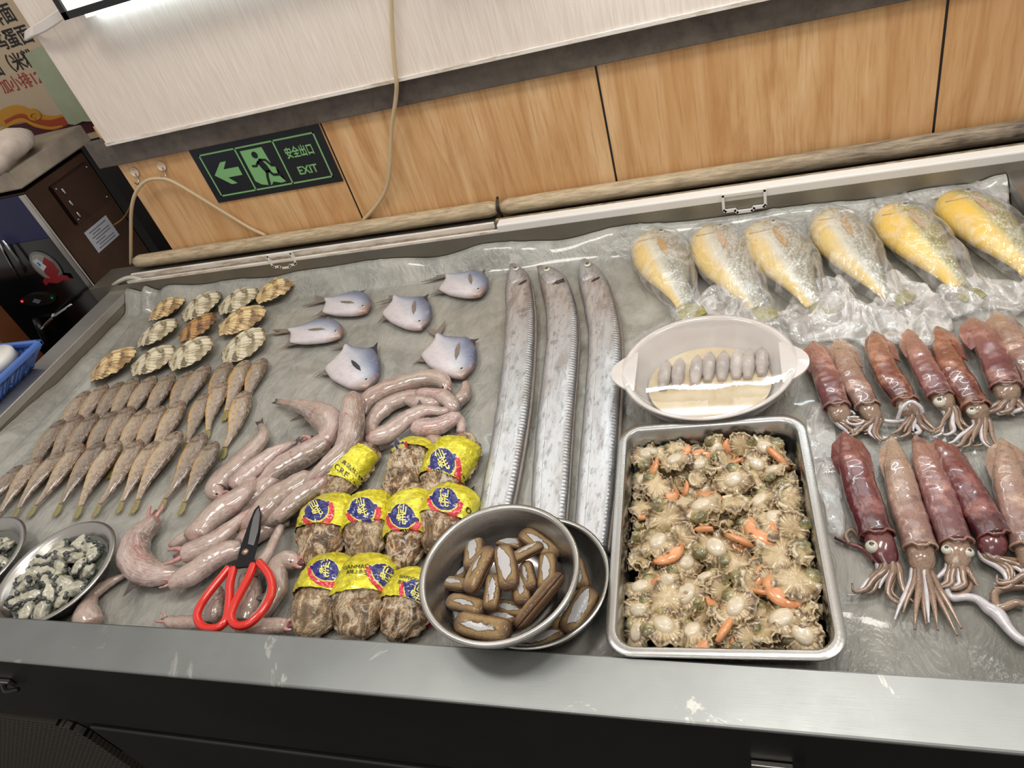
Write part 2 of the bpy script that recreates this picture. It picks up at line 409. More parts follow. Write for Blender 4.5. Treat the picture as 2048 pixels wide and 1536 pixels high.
latch(12, 1362, lt)
lt2 = empty('drawer_latch', tuple(PY(1548, 1528, .300)), 'small chrome latch on the dark apron, below the scallop tray', 'latch', 'latches of the front apron')
latch(1548, 1530, lt2)

# clear sheet over the ice
def sheet_z(x, y):
    z = .0
    l = sm(-1.452, -1.492, x); z += .020 * l * (1 + .5 * fn(x * 3, y * 6))
    xr = -1.418 + .016 * fn(y * 3.1, 2.) - .02 * sm(1.0, 1.2, y); z += .017 * math.exp(-((x - xr) / .014) ** 2) * (1 + .5 * fn(y * 4, 9.)) - .006 * math.exp(-((x - xr - .036) / .012) ** 2)
    z += .040 * sm(1.205, 1.257, y) * (1 + .35 * fn(x * 7, 3.)) * (1 - .0 * l)
    z += .010 * sm(.37, .41, x)
    w = .0022 * fr(x * 7, y * 5, .3, 3)
    rd = 1 - abs(fn(x * 9 + 2 * fn(x * 4, y * 4, 5), y * 6 + x * 3, 7.)) * 6
    w += .0022 * max(rd, 0)
    if l > 0: w += .007 * l * max(0, 1 - abs(fn(x * 12, y * 2.3, 11.)) * 5)
    return z + w * .8 - .0015
nx, ny = 360, 180
xs = np.linspace(BX0 + .001, BX1 - .001, nx); ys = np.linspace(BY0 + .0005, BY1 - .002, ny)
V = [(x, y, sheet_z(x, y)) for y in ys for x in xs]
Fc = [(j * nx + i, j * nx + i + 1, (j + 1) * nx + i + 1, (j + 1) * nx + i) for j in range(ny - 1) for i in range(nx - 1)]
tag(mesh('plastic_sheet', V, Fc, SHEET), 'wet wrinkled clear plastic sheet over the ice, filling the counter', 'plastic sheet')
ice = box('ice_bed', BX0 + .002, BX1 - .002, BY0 + .002, BY1 - .004, -.04, -.008, plain('crushed ice', (190, 194, 194), .3, var=.2)); ice['kind'] = 'stuff'
tag(ice, 'crushed ice bed under the clear plastic sheet', 'ice', kind='stuff')

# rolls and rails behind the basin
def roll(x0, x1, label):
    V = []; n, m = 60, 18
    for i in range(n):
        x = x0 + (x1 - x0) * i / (n - 1)
        for j in range(m):
            a = 2 * math.pi * j / m; r = .0175 * (1 + .03 * fn(x * 9, a * 2)) * (1 if 0 < i < n - 1 else .7)
            V.append((x, 1.3385 + r * math.cos(a), .084 + r * math.sin(a)))
    Fc = [(i * m + j, (i + 1) * m + j, (i + 1) * m + (j + 1) % m, i * m + (j + 1) % m) for i in range(n - 1) for j in range(m)] + [tuple(range(m)), tuple(range((n - 1) * m, n * m))[::-1]]
    o = mesh('curtain_roll', V, Fc, ROLL); return tag(o, label, 'roll', 'canvas rolls behind the counter')
roll(-1.505, -.500, 'beige canvas roll behind the counter, the left and lighter one')
roll(-.492, .60, 'stained brown canvas roll behind the counter, the right one')
def loop(x, root, zc=.074, y=1.246, w=.034, h=.022):
    t = .0032; z1 = zc + .012; z0 = zc - h * .8
    pts = [(x - w, z1), (x - w, z0 + .003), (x - w + .003, z0), (x - w * .45, z0), (x - w * .35, z0 - .005), (x + w * .35, z0 - .005), (x + w * .45, z0), (x + w - .003, z0), (x + w, z0 + .003), (x + w, z1), (x - w, z1)]
    V = []; Fc = []
    p3 = [np.array([a, y - .012, b]) for a, b in pts]
    bm = bmesh.new()
    for a, b in zip(p3[:-1], p3[1:]):
        d = b - a; L = np.linalg.norm(d); d = d / L; q = Matrix.Rotation(-math.atan2(d[2], d[0]), 4, 'Y')
        r = bmesh.ops.create_cube(bm, size=1)
        for v in r['verts']:
            v.co = q @ Vector((v.co.x * (L + t), v.co.y * .006, v.co.z * t * 1.6)) + Vector((a + b) / 2)
    return keep(bmo('hanging_loop', bm, WHITEP), root)
rl = empty('curtain_rail', (-1.0, 1.25, .066), 'narrow grimy white rail with a loop, left of the joint', 'rail', 'white rails behind the counter')
keep(box('rail_strip', -1.49, -.500, 1.286, 1.293, .064, .078, RAIL, None, .001), rl)
keep(box('rail_groove', -1.49, -.500, 1.270, 1.2855, .064, .067, GRIME), rl)
keep(box('rail_edge', -1.49, -.480, 1.2635, 1.2695, .064, .072, RAIL, None, .001), rl)
loop(-1.02, rl, .075, 1.276, .032)
rr = empty('curtain_rail', (0., 1.25, .066), 'broad clean white rail with a loop, right of the joint', 'rail', 'white rails behind the counter')
keep(box('rail_body', -.487, .60, 1.262, 1.288, .0645, .084, WHITEP, None, .003), rr)
keep(box('rail_groove', -.497, .60, 1.289, 1.300, .0645, .080, GRIME), rr)
loop(0., rr, .070, 1.270, .037, .026)
cj = tube('cable_clip', [(-.496, 1.338, .064), (-.497, 1.325, .088), (-.4965, 1.345, .106)], .003, BLACKP, None, 10, 8)
tag(cj, 'black strap between the two canvas rolls', 'strap')
tag(tube('water_hose', [P(222, 575, .052), P(240, 562, .075), P(262, 555, .078), P(290, 562, .062), P(322, 577, .034)], .0055, plain('milky hose', (186, 184, 170), .35, coat=.3)), 'short milky hose curving over the back left corner of the basin', 'hose')

# ---------------- exit sign ----------------
SG = plain('green sign print', (122, 178, 118), .45); SB = plain('black sign print', (24, 27, 34), .28)
x0, x1, z0, z1 = -1.181, -.8395, .194, .3285
sg = empty('exit_sign', ((x0 + x1) / 2, WY - .003, z0), 'black and green exit sign with arrow and running figure', 'sign')
keep(box('sign_plate', x0, x1, WY - .0035, WY - .0003, z0, z1, SB, None, .0005), sg)
SY = WY - .0040
def sp(px, py): q = PY(px, py, SY); return q
def flat(name, pts, mat, root, y=SY, th=.0004):
    bm = bmesh.new(); a = [bm.verts.new((p[0], y, p[1])) for p in pts]; b = [bm.verts.new((p[0], y + th, p[1])) for p in pts]
    bm.faces.new(a); bm.faces.new(b[::-1]); k = len(pts)
    for i in range(k): bm.faces.new((a[i], b[i], b[(i + 1) % k], a[(i + 1) % k]))
    bmesh.ops.triangulate(bm, faces=[f for f in bm.faces if len(f.verts) > 4], quad_method='BEAUTY', ngon_method='EAR_CLIP')
    return keep(bmo(name, bm, mat), root)
fx0, fx1, fz0, fz1 = x0 + .018, x1 - .018, z0 + .014, z1 - .016
bm = bmesh.new(); w = .0035
xa, xb = fx0 + (fx1 - fx0) * .325, fx0 + (fx1 - fx0) * .655
for a in ((fx0, fx1, fz0, fz0 + w), (fx0, fx1, fz1 - w, fz1), (fx0, fx0 + w, fz0, fz1), (fx1 - w, fx1, fz0, fz1), (xa - w / 2, xa + w / 2, fz0, fz1), (xb - w / 2, xb + w / 2, fz0, fz1)):
    abox(bm, a[0], a[1], SY, SY + .0004, a[2], a[3])
keep(bmo('sign_frame', bm, SG), sg)
zc = (fz0 + fz1) / 2; xc = (fx0 + xa) / 2
bm = bmesh.new()
for pl, yy_ in (([(-.036, 0), (-.004, .027), (.012, .027), (-.014, .0)], SY), ([(-.036, 0), (-.014, 0), (.012, -.027), (-.004, -.027)], SY), ([(-.024, .010), (.036, .010), (.036, -.010), (-.024, -.010)], SY - .0003)):
    bm.faces.new([bm.verts.new((xc + x, yy_, zc + z)) for x, z in pl])
    bm.faces.new([bm.verts.new((xc + x, yy_ + .0003, zc + z)) for x, z in pl][::-1])
keep(bmo('arrow', bm, SG), sg)
dx0, dx1 = xa + .010, xb - .008
flat('doorway', [(dx0, fz1 - .010), (dx0 + .058, fz1 - .010), (dx0 + .062, zc - .005), (dx0 + .068, zc - .006), (dx0 + .066, fz0 + .028), (dx1 - .006, fz0 + .009), (dx1 - .020, fz0 + .008), (dx0 + .045, fz0 + .014), (dx0 + .036, fz0 + .006), (dx0 + .012, fz0 + .012), (dx0, fz0 + .022)], SG, sg)
fy = SY - .0006; cx = dx0 + .030
def limb(pts, w, name='figure_limb'):
    out = []; L = []; Rr = []
    for i, p in enumerate(pts):
        a = np.array(pts[max(i - 1, 0)]); b = np.array(pts[min(i + 1, len(pts) - 1)]); d = b - a; d = d / np.linalg.norm(d); n = np.array([-d[1], d[0]])
        L.append(tuple(np.array(p) + n * w / 2)); Rr.append(tuple(np.array(p) - n * w / 2))
    flat(name, L + Rr[::-1], SB, sg, fy)
flat('figure_head', [(cx + .002 + .0075 * math.cos(a), fz1 - .024 + .008 * math.sin(a)) for a in np.linspace(0, 6.1, 14)], SB, sg, fy)
zt = fz1 - .037
limb([(cx + .004, zt), (cx + .012, zt - .015), (cx + .015, zt - .030)], .014, 'figure_body')
limb([(cx + .004, zt - .002), (cx - .008, zt - .012), (cx - .018, zt - .010)], .0055)
limb([(cx + .006, zt + .001), (cx + .022, zt - .002), (cx + .032, zt - .018)], .0055)
limb([(cx + .013, zt - .026), (cx + .006, zt - .042), (cx + .002, zt - .060)], .0065)
limb([(cx + .016, zt - .026), (cx + .024, zt - .038), (cx + .044, zt - .040)], .0065)
tx = (xb + fx1) / 2
put_text('lettering', '安全出口', .0265, SG, None, (tx, SY - .0002, zc + .016), (1, 0, 0), (0, 0, 1), .0007, .68); keep(bpy.data.objects['lettering'], sg)
keep(put_text('lettering_exit', 'EXIT', .026, SG, None, (tx, SY - .0002, zc - .026), (1, 0, 0), (0, 0, 1), .0006, .95), sg)

# ---------------- cables, hooks ----------------
def wp(px, py, y=WY - .006): return PY(px, py, y)
pts = [PY(780, -60, 1.318), PY(782, 0, 1.318), PY(784, 60, 1.319), PY(789, 130, 1.320), PY(793, 165, 1.321), PY(792, 195, 1.330), PY(783, 260, 1.340), PY(780, 330, 1.343), PY(773, 375, 1.346), PY(755, 408, 1.350), PY(726, 441, 1.353)]
tag(tube('hanging_cable', pts, .0042, CREAMC, None, 80), 'cream cable hanging down the wall in front of the white board', 'cable')
ZC = []
pts = [PY(262, 528, 1.350), PY(262, 470, 1.34), PY(263, 420, 1.335), PY(272, 385, 1.335), PY(292, 362, 1.337), PY(318, 357, 1.339), PY(345, 363, 1.340), PY(400, 395, 1.344), PY(460, 432, 1.350), PY(500, 456, 1.352), PY(532, 471, 1.353)]
tag(tube('looped_cable', pts, .0042, CREAMC, None, 80), 'cream cable looped over the two clear wall hooks', 'cable')
CLEAR = plain('clear hook plastic', (216, 196, 170), .15, coat=1)
for i, (px, py) in enumerate(((270, 345), (324, 333))):
    c = PY(px, py, WY - .002)
    hk = empty('wall_hook', tuple(c), ['clear adhesive hook at the left, above the cable loop', 'clear adhesive hook beside the exit sign, above the cable loop'][i], 'hook', 'clear hooks on the wood panel')
    keep(lathe('hook_pad', [(.0, -.004), (.010, -.0035), (.012, -.001), (.012, 0)], CLEAR, None, 20, tilt=(math.pi / 2, (1, 0, 0)), c=(c[0], WY - .0042, c[2] + .002)), hk)
    keep(tube('hook_arm', [(c[0], WY - .004, c[2]), (c[0] + .001, WY - .006, c[2] - .016), (c[0] + .001, WY - .016, c[2] - .024), (c[0] + .001, WY - .022, c[2] - .014)], .0016, STEEL, None, 16, 8), hk)

# ---------------- lit menu boards and the tube under them ----------------
def m_screen(name, seed, st):
    g = G(name); c = g.co('Object', (1, 1, 1)); c = g.n('Mapping', {'Vector': c, 'Location': (seed, 0, seed)}).outputs[0]
    n1 = g.noise(7, c, 3, .6, 1.); n2 = g.noise(11, c, 3, .6, .5)
    col = g.ramp(n1, [(.42, lin(238, 244, 250)), (.50, lin(214, 220, 150)), (.57, lin(240, 190, 130)), (.66, lin(238, 150, 120))])
    col = g.mix(g.ramp(n2, [(.45, 1.), (.6, 0.)]), col, lin(236, 242, 250))
    e = g.n('Emission', {'Color': col, 'Strength': st}); g.t.links.new(e.outputs[0], g.out.inputs[0]); return g.m
for i, (a, b, z0, z1) in enumerate(((-1.208, -.50, .637, 1.05), (-.455, -.093, .592, .99), (-.052, .46, .592, .99))):
    r_ = empty('menu_light_box', ((a + b) / 2, 1.30, z0), ['black framed lit menu box at the top left of the white board', 'lit menu box high on the board, left of the pair mirrored in the dish', 'lit menu box high on the board, right of the pair mirrored in the dish'][i], 'light box', 'lit menu boxes on the white board')
    bm = bmesh.new(); fw = .013
    for q in ((a, b, z0, z0 + fw), (a, b, z1 - fw, z1), (a, a + fw, z0, z1), (b - fw, b, z0, z1)): abox(bm, q[0], q[1], 1.268, 1.3285, q[2], q[3])
    keep(bmo('frame', bm, BLACKP), r_)
    keep(box('screen', a + fw, b - fw, 1.274, 1.300, z0 + fw, z1 - fw, m_screen('lit menu picture %d' % i, i * 2.3, 2.4)), r_)
EM = G('lit tube'); e = EM.n('Emission', {'Color': (.86, .97, 1, 1), 'Strength': 34.}); EM.t.links.new(e.outputs[0], EM.out.inputs[0])
tl = empty('tube_lamp', (.1, 1.31, .575), 'thin white tube lamp under the right menu boxes', 'lamp', 'tube lamps on the white board')
keep(tube('lit_tube', [(-.27, 1.306, .574), (.50, 1.306, .574)], .0055, EM.m, None, 4, 10), tl)
keep(box('lamp_body', -.275, .505, 1.314, 1.3285, .568, .582, WHITEP), tl)
tl = empty('tube_lamp', (-.9, 1.318, .645), 'white tube lamp hidden behind the lower edge of the left menu box', 'lamp', 'tube lamps on the white board')
EM2 = G('lit strip'); e = EM2.n('Emission', {'Color': (.80, .95, 1, 1), 'Strength': 5.}); EM2.t.links.new(e.outputs[0], EM2.out.inputs[0])
keep(box('lit_strip', -1.19, -.52, 1.3035, 1.3285, .628, .6365, EM2.m), tl)
# wire bundle from the left menu box round the board edge
wb = empty('wire_bundle', tuple(PY(110, 45, 1.31)), 'ribbed bundle of white wires from the left menu box round the board edge', 'wires')
for k in range(9):
    o_ = (k - 4) * 3.4
    keep(tube('wire', [PY(172 - o_ * .2, -14 + o_ * .6, 1.322 - .0002 * k), PY(150, 8 + o_ * .6, 1.310), PY(120, 30 + o_ * .75, 1.298), PY(92, 49 + o_ * .7, 1.300), PY(66, 63 + o_ * .55, 1.310), PY(52, 72 + o_ * .5, 1.345)], .0034, plain('white wire', (214, 208, 202), .5), None, 26, 8), wb)

# ---------------- beyond the partition: poster, work counter, water boiler ----------------
PYY = 2.012
def pq(px, py, d=0.): return PY(px, py, PYY - d)
CREAM = plain('cream poster paper', (206, 186, 158), .55); INK = plain('black ink', (18, 16, 16), .5); REDINK = plain('red ink', (168, 42, 40), .5)
a = pq(20, 150); ps = empty('menu_poster', tuple(a), 'cream noodle menu poster with black and red lettering on the far wall', 'poster')
X0, X1, Z0, Z1 = -2.75, pq(196, 262)[0], pq(130, 290)[2], a[2] + .6
keep(box('paper', X0, X1, PYY, PYY + .006, Z0, Z1, CREAM), ps)
sw = pq(60, 232)[2]
m1 = plain('dark red print', (84, 22, 34), .5); m2 = plain('gold print', (212, 150, 44), .45); m3 = plain('orange red print', (176, 70, 40), .5)
def band(pts, w, mat, d):
    c = cr([pq(*p, d) for p in pts], 40); L = []; Rr = []
    for i in range(40):
        t = c[min(i + 1, 39)] - c[max(i - 1, 0)]; n = np.array([-t[2], 0, t[0]]); n /= np.linalg.norm(n); q = w * (.35 + .65 * math.sin(math.pi * i / 39)); L.append(c[i] + n * q); Rr.append(c[i] - n * q)
    V = L + Rr; Fc = [(i, i + 1, 41 + i, 40 + i) for i in range(39)]
    keep(mesh('ribbon_print', V, Fc, mat, smooth=False), ps)
bl = [pq(-30, 300, .001), pq(-20, 270, .001), pq(20, 252, .001), pq(60, 243, .001), pq(100, 252, .001), pq(150, 245, .001), pq(185, 238, .001), pq(192, 262, .001), pq(60, 300, .001)]
keep(mesh('dark_red_print', bl, [tuple(range(len(bl)))], m1, smooth=False), ps)
band([(-20, 250), (15, 233), (45, 228), (75, 240), (110, 245), (140, 232)], .030, m2, .002)
band([(10, 245), (45, 236), (70, 246), (105, 250), (135, 240), (160, 236)], .018, m3, .003)
band([(2, 262), (20, 248), (45, 240), (70, 250), (100, 256), (125, 252)], .007, m2, .004)
band([(72, 240), (60, 236), (58, 226), (68, 222), (78, 230), (72, 238), (68, 232)], .008, m2, .005)
for body, px, py, sz, mt in (('排面（', 15, 29, .058, INK), ('鸡蛋面（', 37, 75, .058, INK), ('面（米粉', 26, 129, .056, INK), ('加小排12元', 52, 163, .050, REDINK)):
    keep(put_text('lettering', body, sz, mt, None, pq(px, py, .001), (1, 0, 0), (0, 0, 1), .0012 if mt is INK else .0004, .92), ps)
GC = plain('pale green card', (176, 186, 156), .6, var=.08, vs=12)
gq = [pq(48, 108, .012), pq(150, 66, .012), pq(260, 200, .012), pq(190, 240, .012), pq(185, 243, .012), pq(165, 243, .012), pq(150, 250, .012), pq(137, 248, .012)]
V = gq + [q + np.array([0, .004, 0]) for q in gq]; k = len(gq)
gc = mesh('green_card', V, [tuple(range(k)), tuple(range(2 * k - 1, k - 1, -1))] + [(i, (i + 1) % k, k + (i + 1) % k, k + i) for i in range(k)], GC, smooth=False)
tag(gc, 'pale green card with ragged lower edge hung over the menu poster', 'card')
# work counter slab
CX = -1.70
c1 = PX(17, 343, CX); c2 = PX(40, 377, CX); c3 = PX(166, 254, CX)
wc = empty('work_counter', (CX - .4, (c1[1] + c3[1]) / 2, FZ), 'steel edged work counter behind the left end of the ice counter', 'counter')
DB = plain('brown steel', (66, 46, 34), .3, .75, var=.3, vs=7)
ztop = c1[2]; zb = c2[2] - .004
keep(box('counter_top', -3.0, CX, c1[1], c3[1], zb, ztop, plain('worn counter top', (168, 156, 140), .38, .35, var=.25, vs=14), None, .004), wc)
keep(box('counter_body', -3.0, CX - .02, c1[1] + .25, c3[1], FZ, zb - .001, plain('dark body', (26, 24, 24), .5)), wc)
# water boiler below its front
BYF = c2[1] + .004
wbz = empty('water_boiler', (CX - .3, BYF + .1, FZ), 'blue and black fronted water boiler with round badge and chrome tap', 'water boiler')
keep(box('body', -2.35, CX, BYF, BYF + .23, FZ + .001, zb - .008, DB, None, .003), wbz)
BLUE = plain('dark blue front', (12, 20, 72), .5, var=.3, vs=5); BLK = plain('glossy black front', (12, 12, 14), .18)
zs = PY(60, 480, BYF)[2]
keep(box('blue_front', -2.34, CX - .022, BYF - .006, BYF - .0005, zs, zb - .012, BLUE), wbz)
keep(box('black_front', -2.34, CX - .022, BYF - .006, BYF - .0005, FZ + .02, zs - .001, BLK), wbz)
keep(box('corner_strip', CX - .020, CX + .001, BYF - .008, BYF - .0005, FZ + .02, zb - .012, m_steel('corner chrome', (190, 186, 180), .22), None, .002), wbz)
b = PY(93, 533, BYF - .007); CHR = m_steel('chrome trim', (200, 200, 200), .15)
def disc(name, c, rx, rz, y, mat, n=32, th=.003):
    return flat2(name, [(c[0] + rx * math.cos(t), c[2] + rz * math.sin(t)) for t in np.linspace(0, 2 * math.pi, n, endpoint=False)], mat, wbz, y, th)
def flat2(name, pts, mat, root, y, th):
    return flat(name, pts, mat, root, y, th)
disc('badge_rim', b, .044, .048, BYF - .0095, plain('grey badge rim', (122, 124, 122), .3, .5))
disc('badge', b, .037, .041, BYF - .0105, plain('badge silver', (150, 150, 146), .3, .4))
flat('badge_red', [(b[0] + x, b[2] + z) for x, z in ((.0, .012), (.022, .030), (.036, .010), (.034, -.016), (.015, -.034), (-.010, -.036), (-.018, -.018))], plain('badge red', (132, 20, 28), .4), wbz, BYF - .0115, .001)
flat('badge_white', [(b[0] + x, b[2] + z) for x, z in ((-.026, .024), (-.006, .028), (.006, .002), (-.016, -.010))], plain('badge white', (190, 196, 206), .4), wbz, BYF - .0118, .001)
flat('ribbon', [(b[0] + x, b[2] + z) for x, z in ((-.046, -.040), (-.030, -.030), (0, -.036), (.030, -.028), (.052, -.034), (.050, -.050), (.028, -.044), (0, -.052), (-.028, -.046), (-.046, -.054))], plain('badge red', (132, 20, 28), .4), wbz, BYF - .0125, .001)
keep(put_text('badge_emblem', 'S', .014, plain('badge blue', (40, 90, 190), .4), None, (b[0] - .012, BYF - .0126, b[2] + .012), (1, 0, 0), (0, 0, 1), .001), wbz)
c = PY(78, 598, BYF - .007)
disc('control_panel', c, .066, .020, BYF - .012, plain('panel black', (30, 26, 24), .2), 32, .005)
disc('display', PY(76, 600, BYF - .007), .017, .009, BYF - .0135, plain('grey display', (110, 114, 130), .3), 4, .001)
for nm, px, py, colr in (('red_light', 47, 600, (1, .03, .05, 1)), ('green_light', 107, 593, (.0, .25, .06, 1))):
    gg = G(nm); e = gg.n('Emission', {'Color': colr, 'Strength': 2.5 if nm[0] == 'r' else .6}); gg.t.links.new(e.outputs[0], gg.out.inputs[0])
    disc(nm, PY(px, py, BYF - .007), .0035, .0035, BYF - .0145, gg.m, 12, .001)
keep(tube('tap_lever', [PY(84, 657, BYF - .06), PY(110, 632, BYF - .06), PY(144, 609, BYF - .06)], .0045, CHR, None, 8, 10), wbz)
keep(tube('tap_body', [PY(110, 632, BYF - .062), PY(110, 632, BYF - .005)], .009, CHR, None, 6, 12), wbz)
keep(tube('spout', [PY(72, 640, BYF - .01), PY(80, 655, BYF - .03), PY(92, 682, BYF - .035)], .010, BLACKP, None, 10, 12), wbz)
for px, py, qx, qy in ((-6, 478, 38, 556), (6, 480, 52, 540)):
    keep(tube('level_tube', [PY(px, py, BYF - .02), PY(qx, qy, BYF - .02)], .0035, CHR, None, 4, 8), wbz)
# socket plate, sheet on the side face of the boiler (X = CX)
def onx(px, py): q = PX(px, py, CX + .001); return q[1], q[2]
def xplate(name, pts, mat, root, x0, x1, bev=0):
    bm = bmesh.new(); a = [bm.verts.new((x1, p[0], p[1])) for p in pts]; b2 = [bm.verts.new((x0, p[0], p[1])) for p in pts]; k = len(pts)
    bm.faces.new(a); bm.faces.new(b2[::-1])
    for i in range(k): bm.faces.new((a[i], b2[i], b2[(i + 1) % k], a[(i + 1) % k]))
    if bev: bmesh.ops.bevel(bm, geom=bm.edges[:], offset=bev, segments=2, affect='EDGES')
    return keep(bmo(name, bm, mat), root)
y0, z1 = onx(97, 375); y1, z0 = onx(222, 400); z0 = onx(150, 455)[1]
sk = xplate('access_plate', [(y0, z0), (y1, z0), (y1, z1), (y0, z1)], plain('brown steel plate', (58, 38, 28), .22, .8), wbz, CX, CX + .007, .003)
for py_, pz_ in ((y0 + .012, z1 - .012), (y1 - .012, z1 - .012), (y0 + .012, z0 + .012), (y1 - .012, z0 + .012)):
    keep(ball('screw', (CX + .007, py_, pz_), .003, CHR, None, n=8), wbz)
for px, py in ((128, 383), (143, 407), (158, 430)):
    q = PX(px, py, CX + .008); keep(ball('stud', tuple(q), .0045, CHR, None, (.6, 1, 2.2), n=8), wbz)
y0, z1 = onx(168, 466); y1 = onx(226, 452)[0]; z0 = onx(196, 507)[1]
ns = empty('paper_notice', (CX + .002, (y0 + y1) / 2, z0), 'small white printed notice taped under the steel plate', 'notice')
xplate('sheet', [(y0, z0), (y1, z0), (y1, z1), (y0, z1)], plain('notice paper', (176, 178, 186), .5), ns, CX + .0005, CX + .002)
for k in range(7):
    zz = z1 - .010 - k * .008 * (z1 - z0) / .065; w0 = y0 + .012 + (.008 if k % 2 else 0); w1 = y1 - .012 - (.03 if k % 3 == 1 else 0)
    xplate('print_line', [(w0, zz), (w1, zz), (w1, zz + .0022), (w0, zz + .0022)], plain('grey print', (96, 98, 112), .5), ns, CX + .002, CX + .0026)
tag(tube('thin_wire', [PX(228, 450, CX + .01), PX(245, 438, CX + .04), PX(258, 418, CX + .08), PX(266, 392, CX + .12)], .0022, plain('tan wire', (150, 112, 70), .4), None, 20, 8), 'thin tan wire running from the boiler side towards the cable', 'wire')
# rolled towel on the work counter
TW = plain('white terry towel', (214, 200, 188), .9, bst=.6, var=.08, vs=90)
def tz(px, py, h): return P(px, py, ztop + h)
v, f, u = loft([tz(-40, 345, .035), tz(-10, 318, .035), tz(15, 300, .035), tz(34, 286, .035), tz(42, 274, .028)], prof([(0, .035), (.5, .045), (.85, .040), (1, .015)]), prof([(0, .035), (.5, .042), (.85, .036), (1, .015)]), prof([(0, .03), (.6, .036), (1, .012)]), prof([(0, .033), (1, .024)]), 24, 20, disp=lambda t, a, q: .006 * fr(q[0] * 22, q[1] * 22, q[2] * 22))
tag(mesh('rolled_towel', v, f, TW, None, u), 'white rolled towel lying on the work counter', 'towel')
tag(box('wooden_cabinet', -3.1, PY(-12, 668, 1.20)[0], 1.20, 1.27, FZ + .001, PY(20, 628, 1.2)[2], plain('orange brown wood', (104, 60, 34), .4, var=.2, vs=6)), 'orange brown wooden cabinet end below the water boiler', 'cabinet')
# basket on a stand beside the basin
tag(box('side_stand', -2.15, -1.77, .45, 1.00, FZ + .001, .046, BLACKP), 'low dark stand under the blue basket', 'stand')
BB = plain('blue basket plastic', (74, 112, 190), .35, coat=.2)
bk = empty('blue_basket', (-1.7, .8, .05), 'light blue plastic basket with slotted sides on the left rim', 'basket')
r0, r1_, r2, r3 = -1.98, -1.492, .52, .985; g0, g1, g2, g3 = -1.93, -1.548, .57, .958; zr, zg = .108, .052
bm = bmesh.new(); w = .012
for q in ((r0, r1_, r3 - w, r3), (r0, r1_, r2, r2 + w), (r0, r0 + w, r2, r3), (r1_ - w, r1_, r2, r3)): abox(bm, q[0], q[1], q[2], q[3], zr - .010, zr + .004, .004)
keep(bmo('rim', bm, BB), bk)
keep(box('base', g0, g1, g2, g3, zg, zg + .003, BB), bk)
bm = bmesh.new()
def slat(a0, a1, b0, b1):
    q = [bm.verts.new(p) for p in (a0, a1, b1, b0)]; bm.faces.new(q)
nn = 34
for i in range(nn + 1):
    t = i / nn; d = .30 / nn
    for (s0, s1, e0, e1) in (((g1, g2), (g1, g3), (r1_ - .004, r2), (r1_ - .004, r3)), ((g0, g3), (g1, g3), (r0, r3 - .004), (r1_, r3 - .004))):
        A = lambda t: np.array([s0[0] + (s1[0] - s0[0]) * t, s0[1] + (s1[1] - s0[1]) * t, zg]); B = lambda t: np.array([e0[0] + (e1[0] - e0[0]) * t, e0[1] + (e1[1] - e0[1]) * t, zr - .004])
        ta, tb = max(t - d, 0), min(t + d, 1)
        slat(A(ta), A(tb), B(ta), B(tb))
for (s0, s1, e0, e1) in (((g1, g2), (g1, g3), (r1_ - .004, r2), (r1_ - .004, r3)), ((g0, g3), (g1, g3), (r0, r3 - .004), (r1_, r3 - .004))):
    for u0, u1 in ((0, .15), (.72, 1)):
        A = lambda t, u: tuple(np.array([s0[0] + (s1[0] - s0[0]) * t, s0[1] + (s1[1] - s0[1]) * t, zg]) * (1 - u) + np.array([e0[0] + (e1[0] - e0[0]) * t, e0[1] + (e1[1] - e0[1]) * t, zr - .004]) * u)
        slat(A(0, u0), A(1, u0), A(0, u1), A(1, u1))
o = bmo('slotted_side', bm, BB); md = o.modifiers.new('thick', 'SOLIDIFY'); md.thickness = .002; keep(o, bk)
c = (-1.580, .915)
tb = empty('white_tub', (c[0], c[1], .056), 'white round tub with lid standing in the blue basket', 'tub')
keep(lathe('tub_body', [(0, 0), (.027, 0), (.030, .004), (.0465, .040), (.047, .044)], WHITEP, None, 40, c=(c[0], c[1], .056)), tb)
keep(lathe('lid', [(.047, 0), (.052, .001), (.052, .018), (.047, .023), (0, .025)], WHITEP, None, 40, c=(c[0], c[1], .0985)), tb)

# ================= seafood =================
rng = random.Random(7)
def psc(px, py): return float(np.linalg.norm(P(px + 1, py) - P(px, py)))
def px_path(pts, z): return [P(x, y, z if np.isscalar(z) else z[i]) for i, (x, y) in enumerate(pts)]
EYEW = plain('fish eye rim', (200, 196, 180), .15, coat=1); EYEB = plain('black pupil', (10, 10, 12), .05, coat=1)

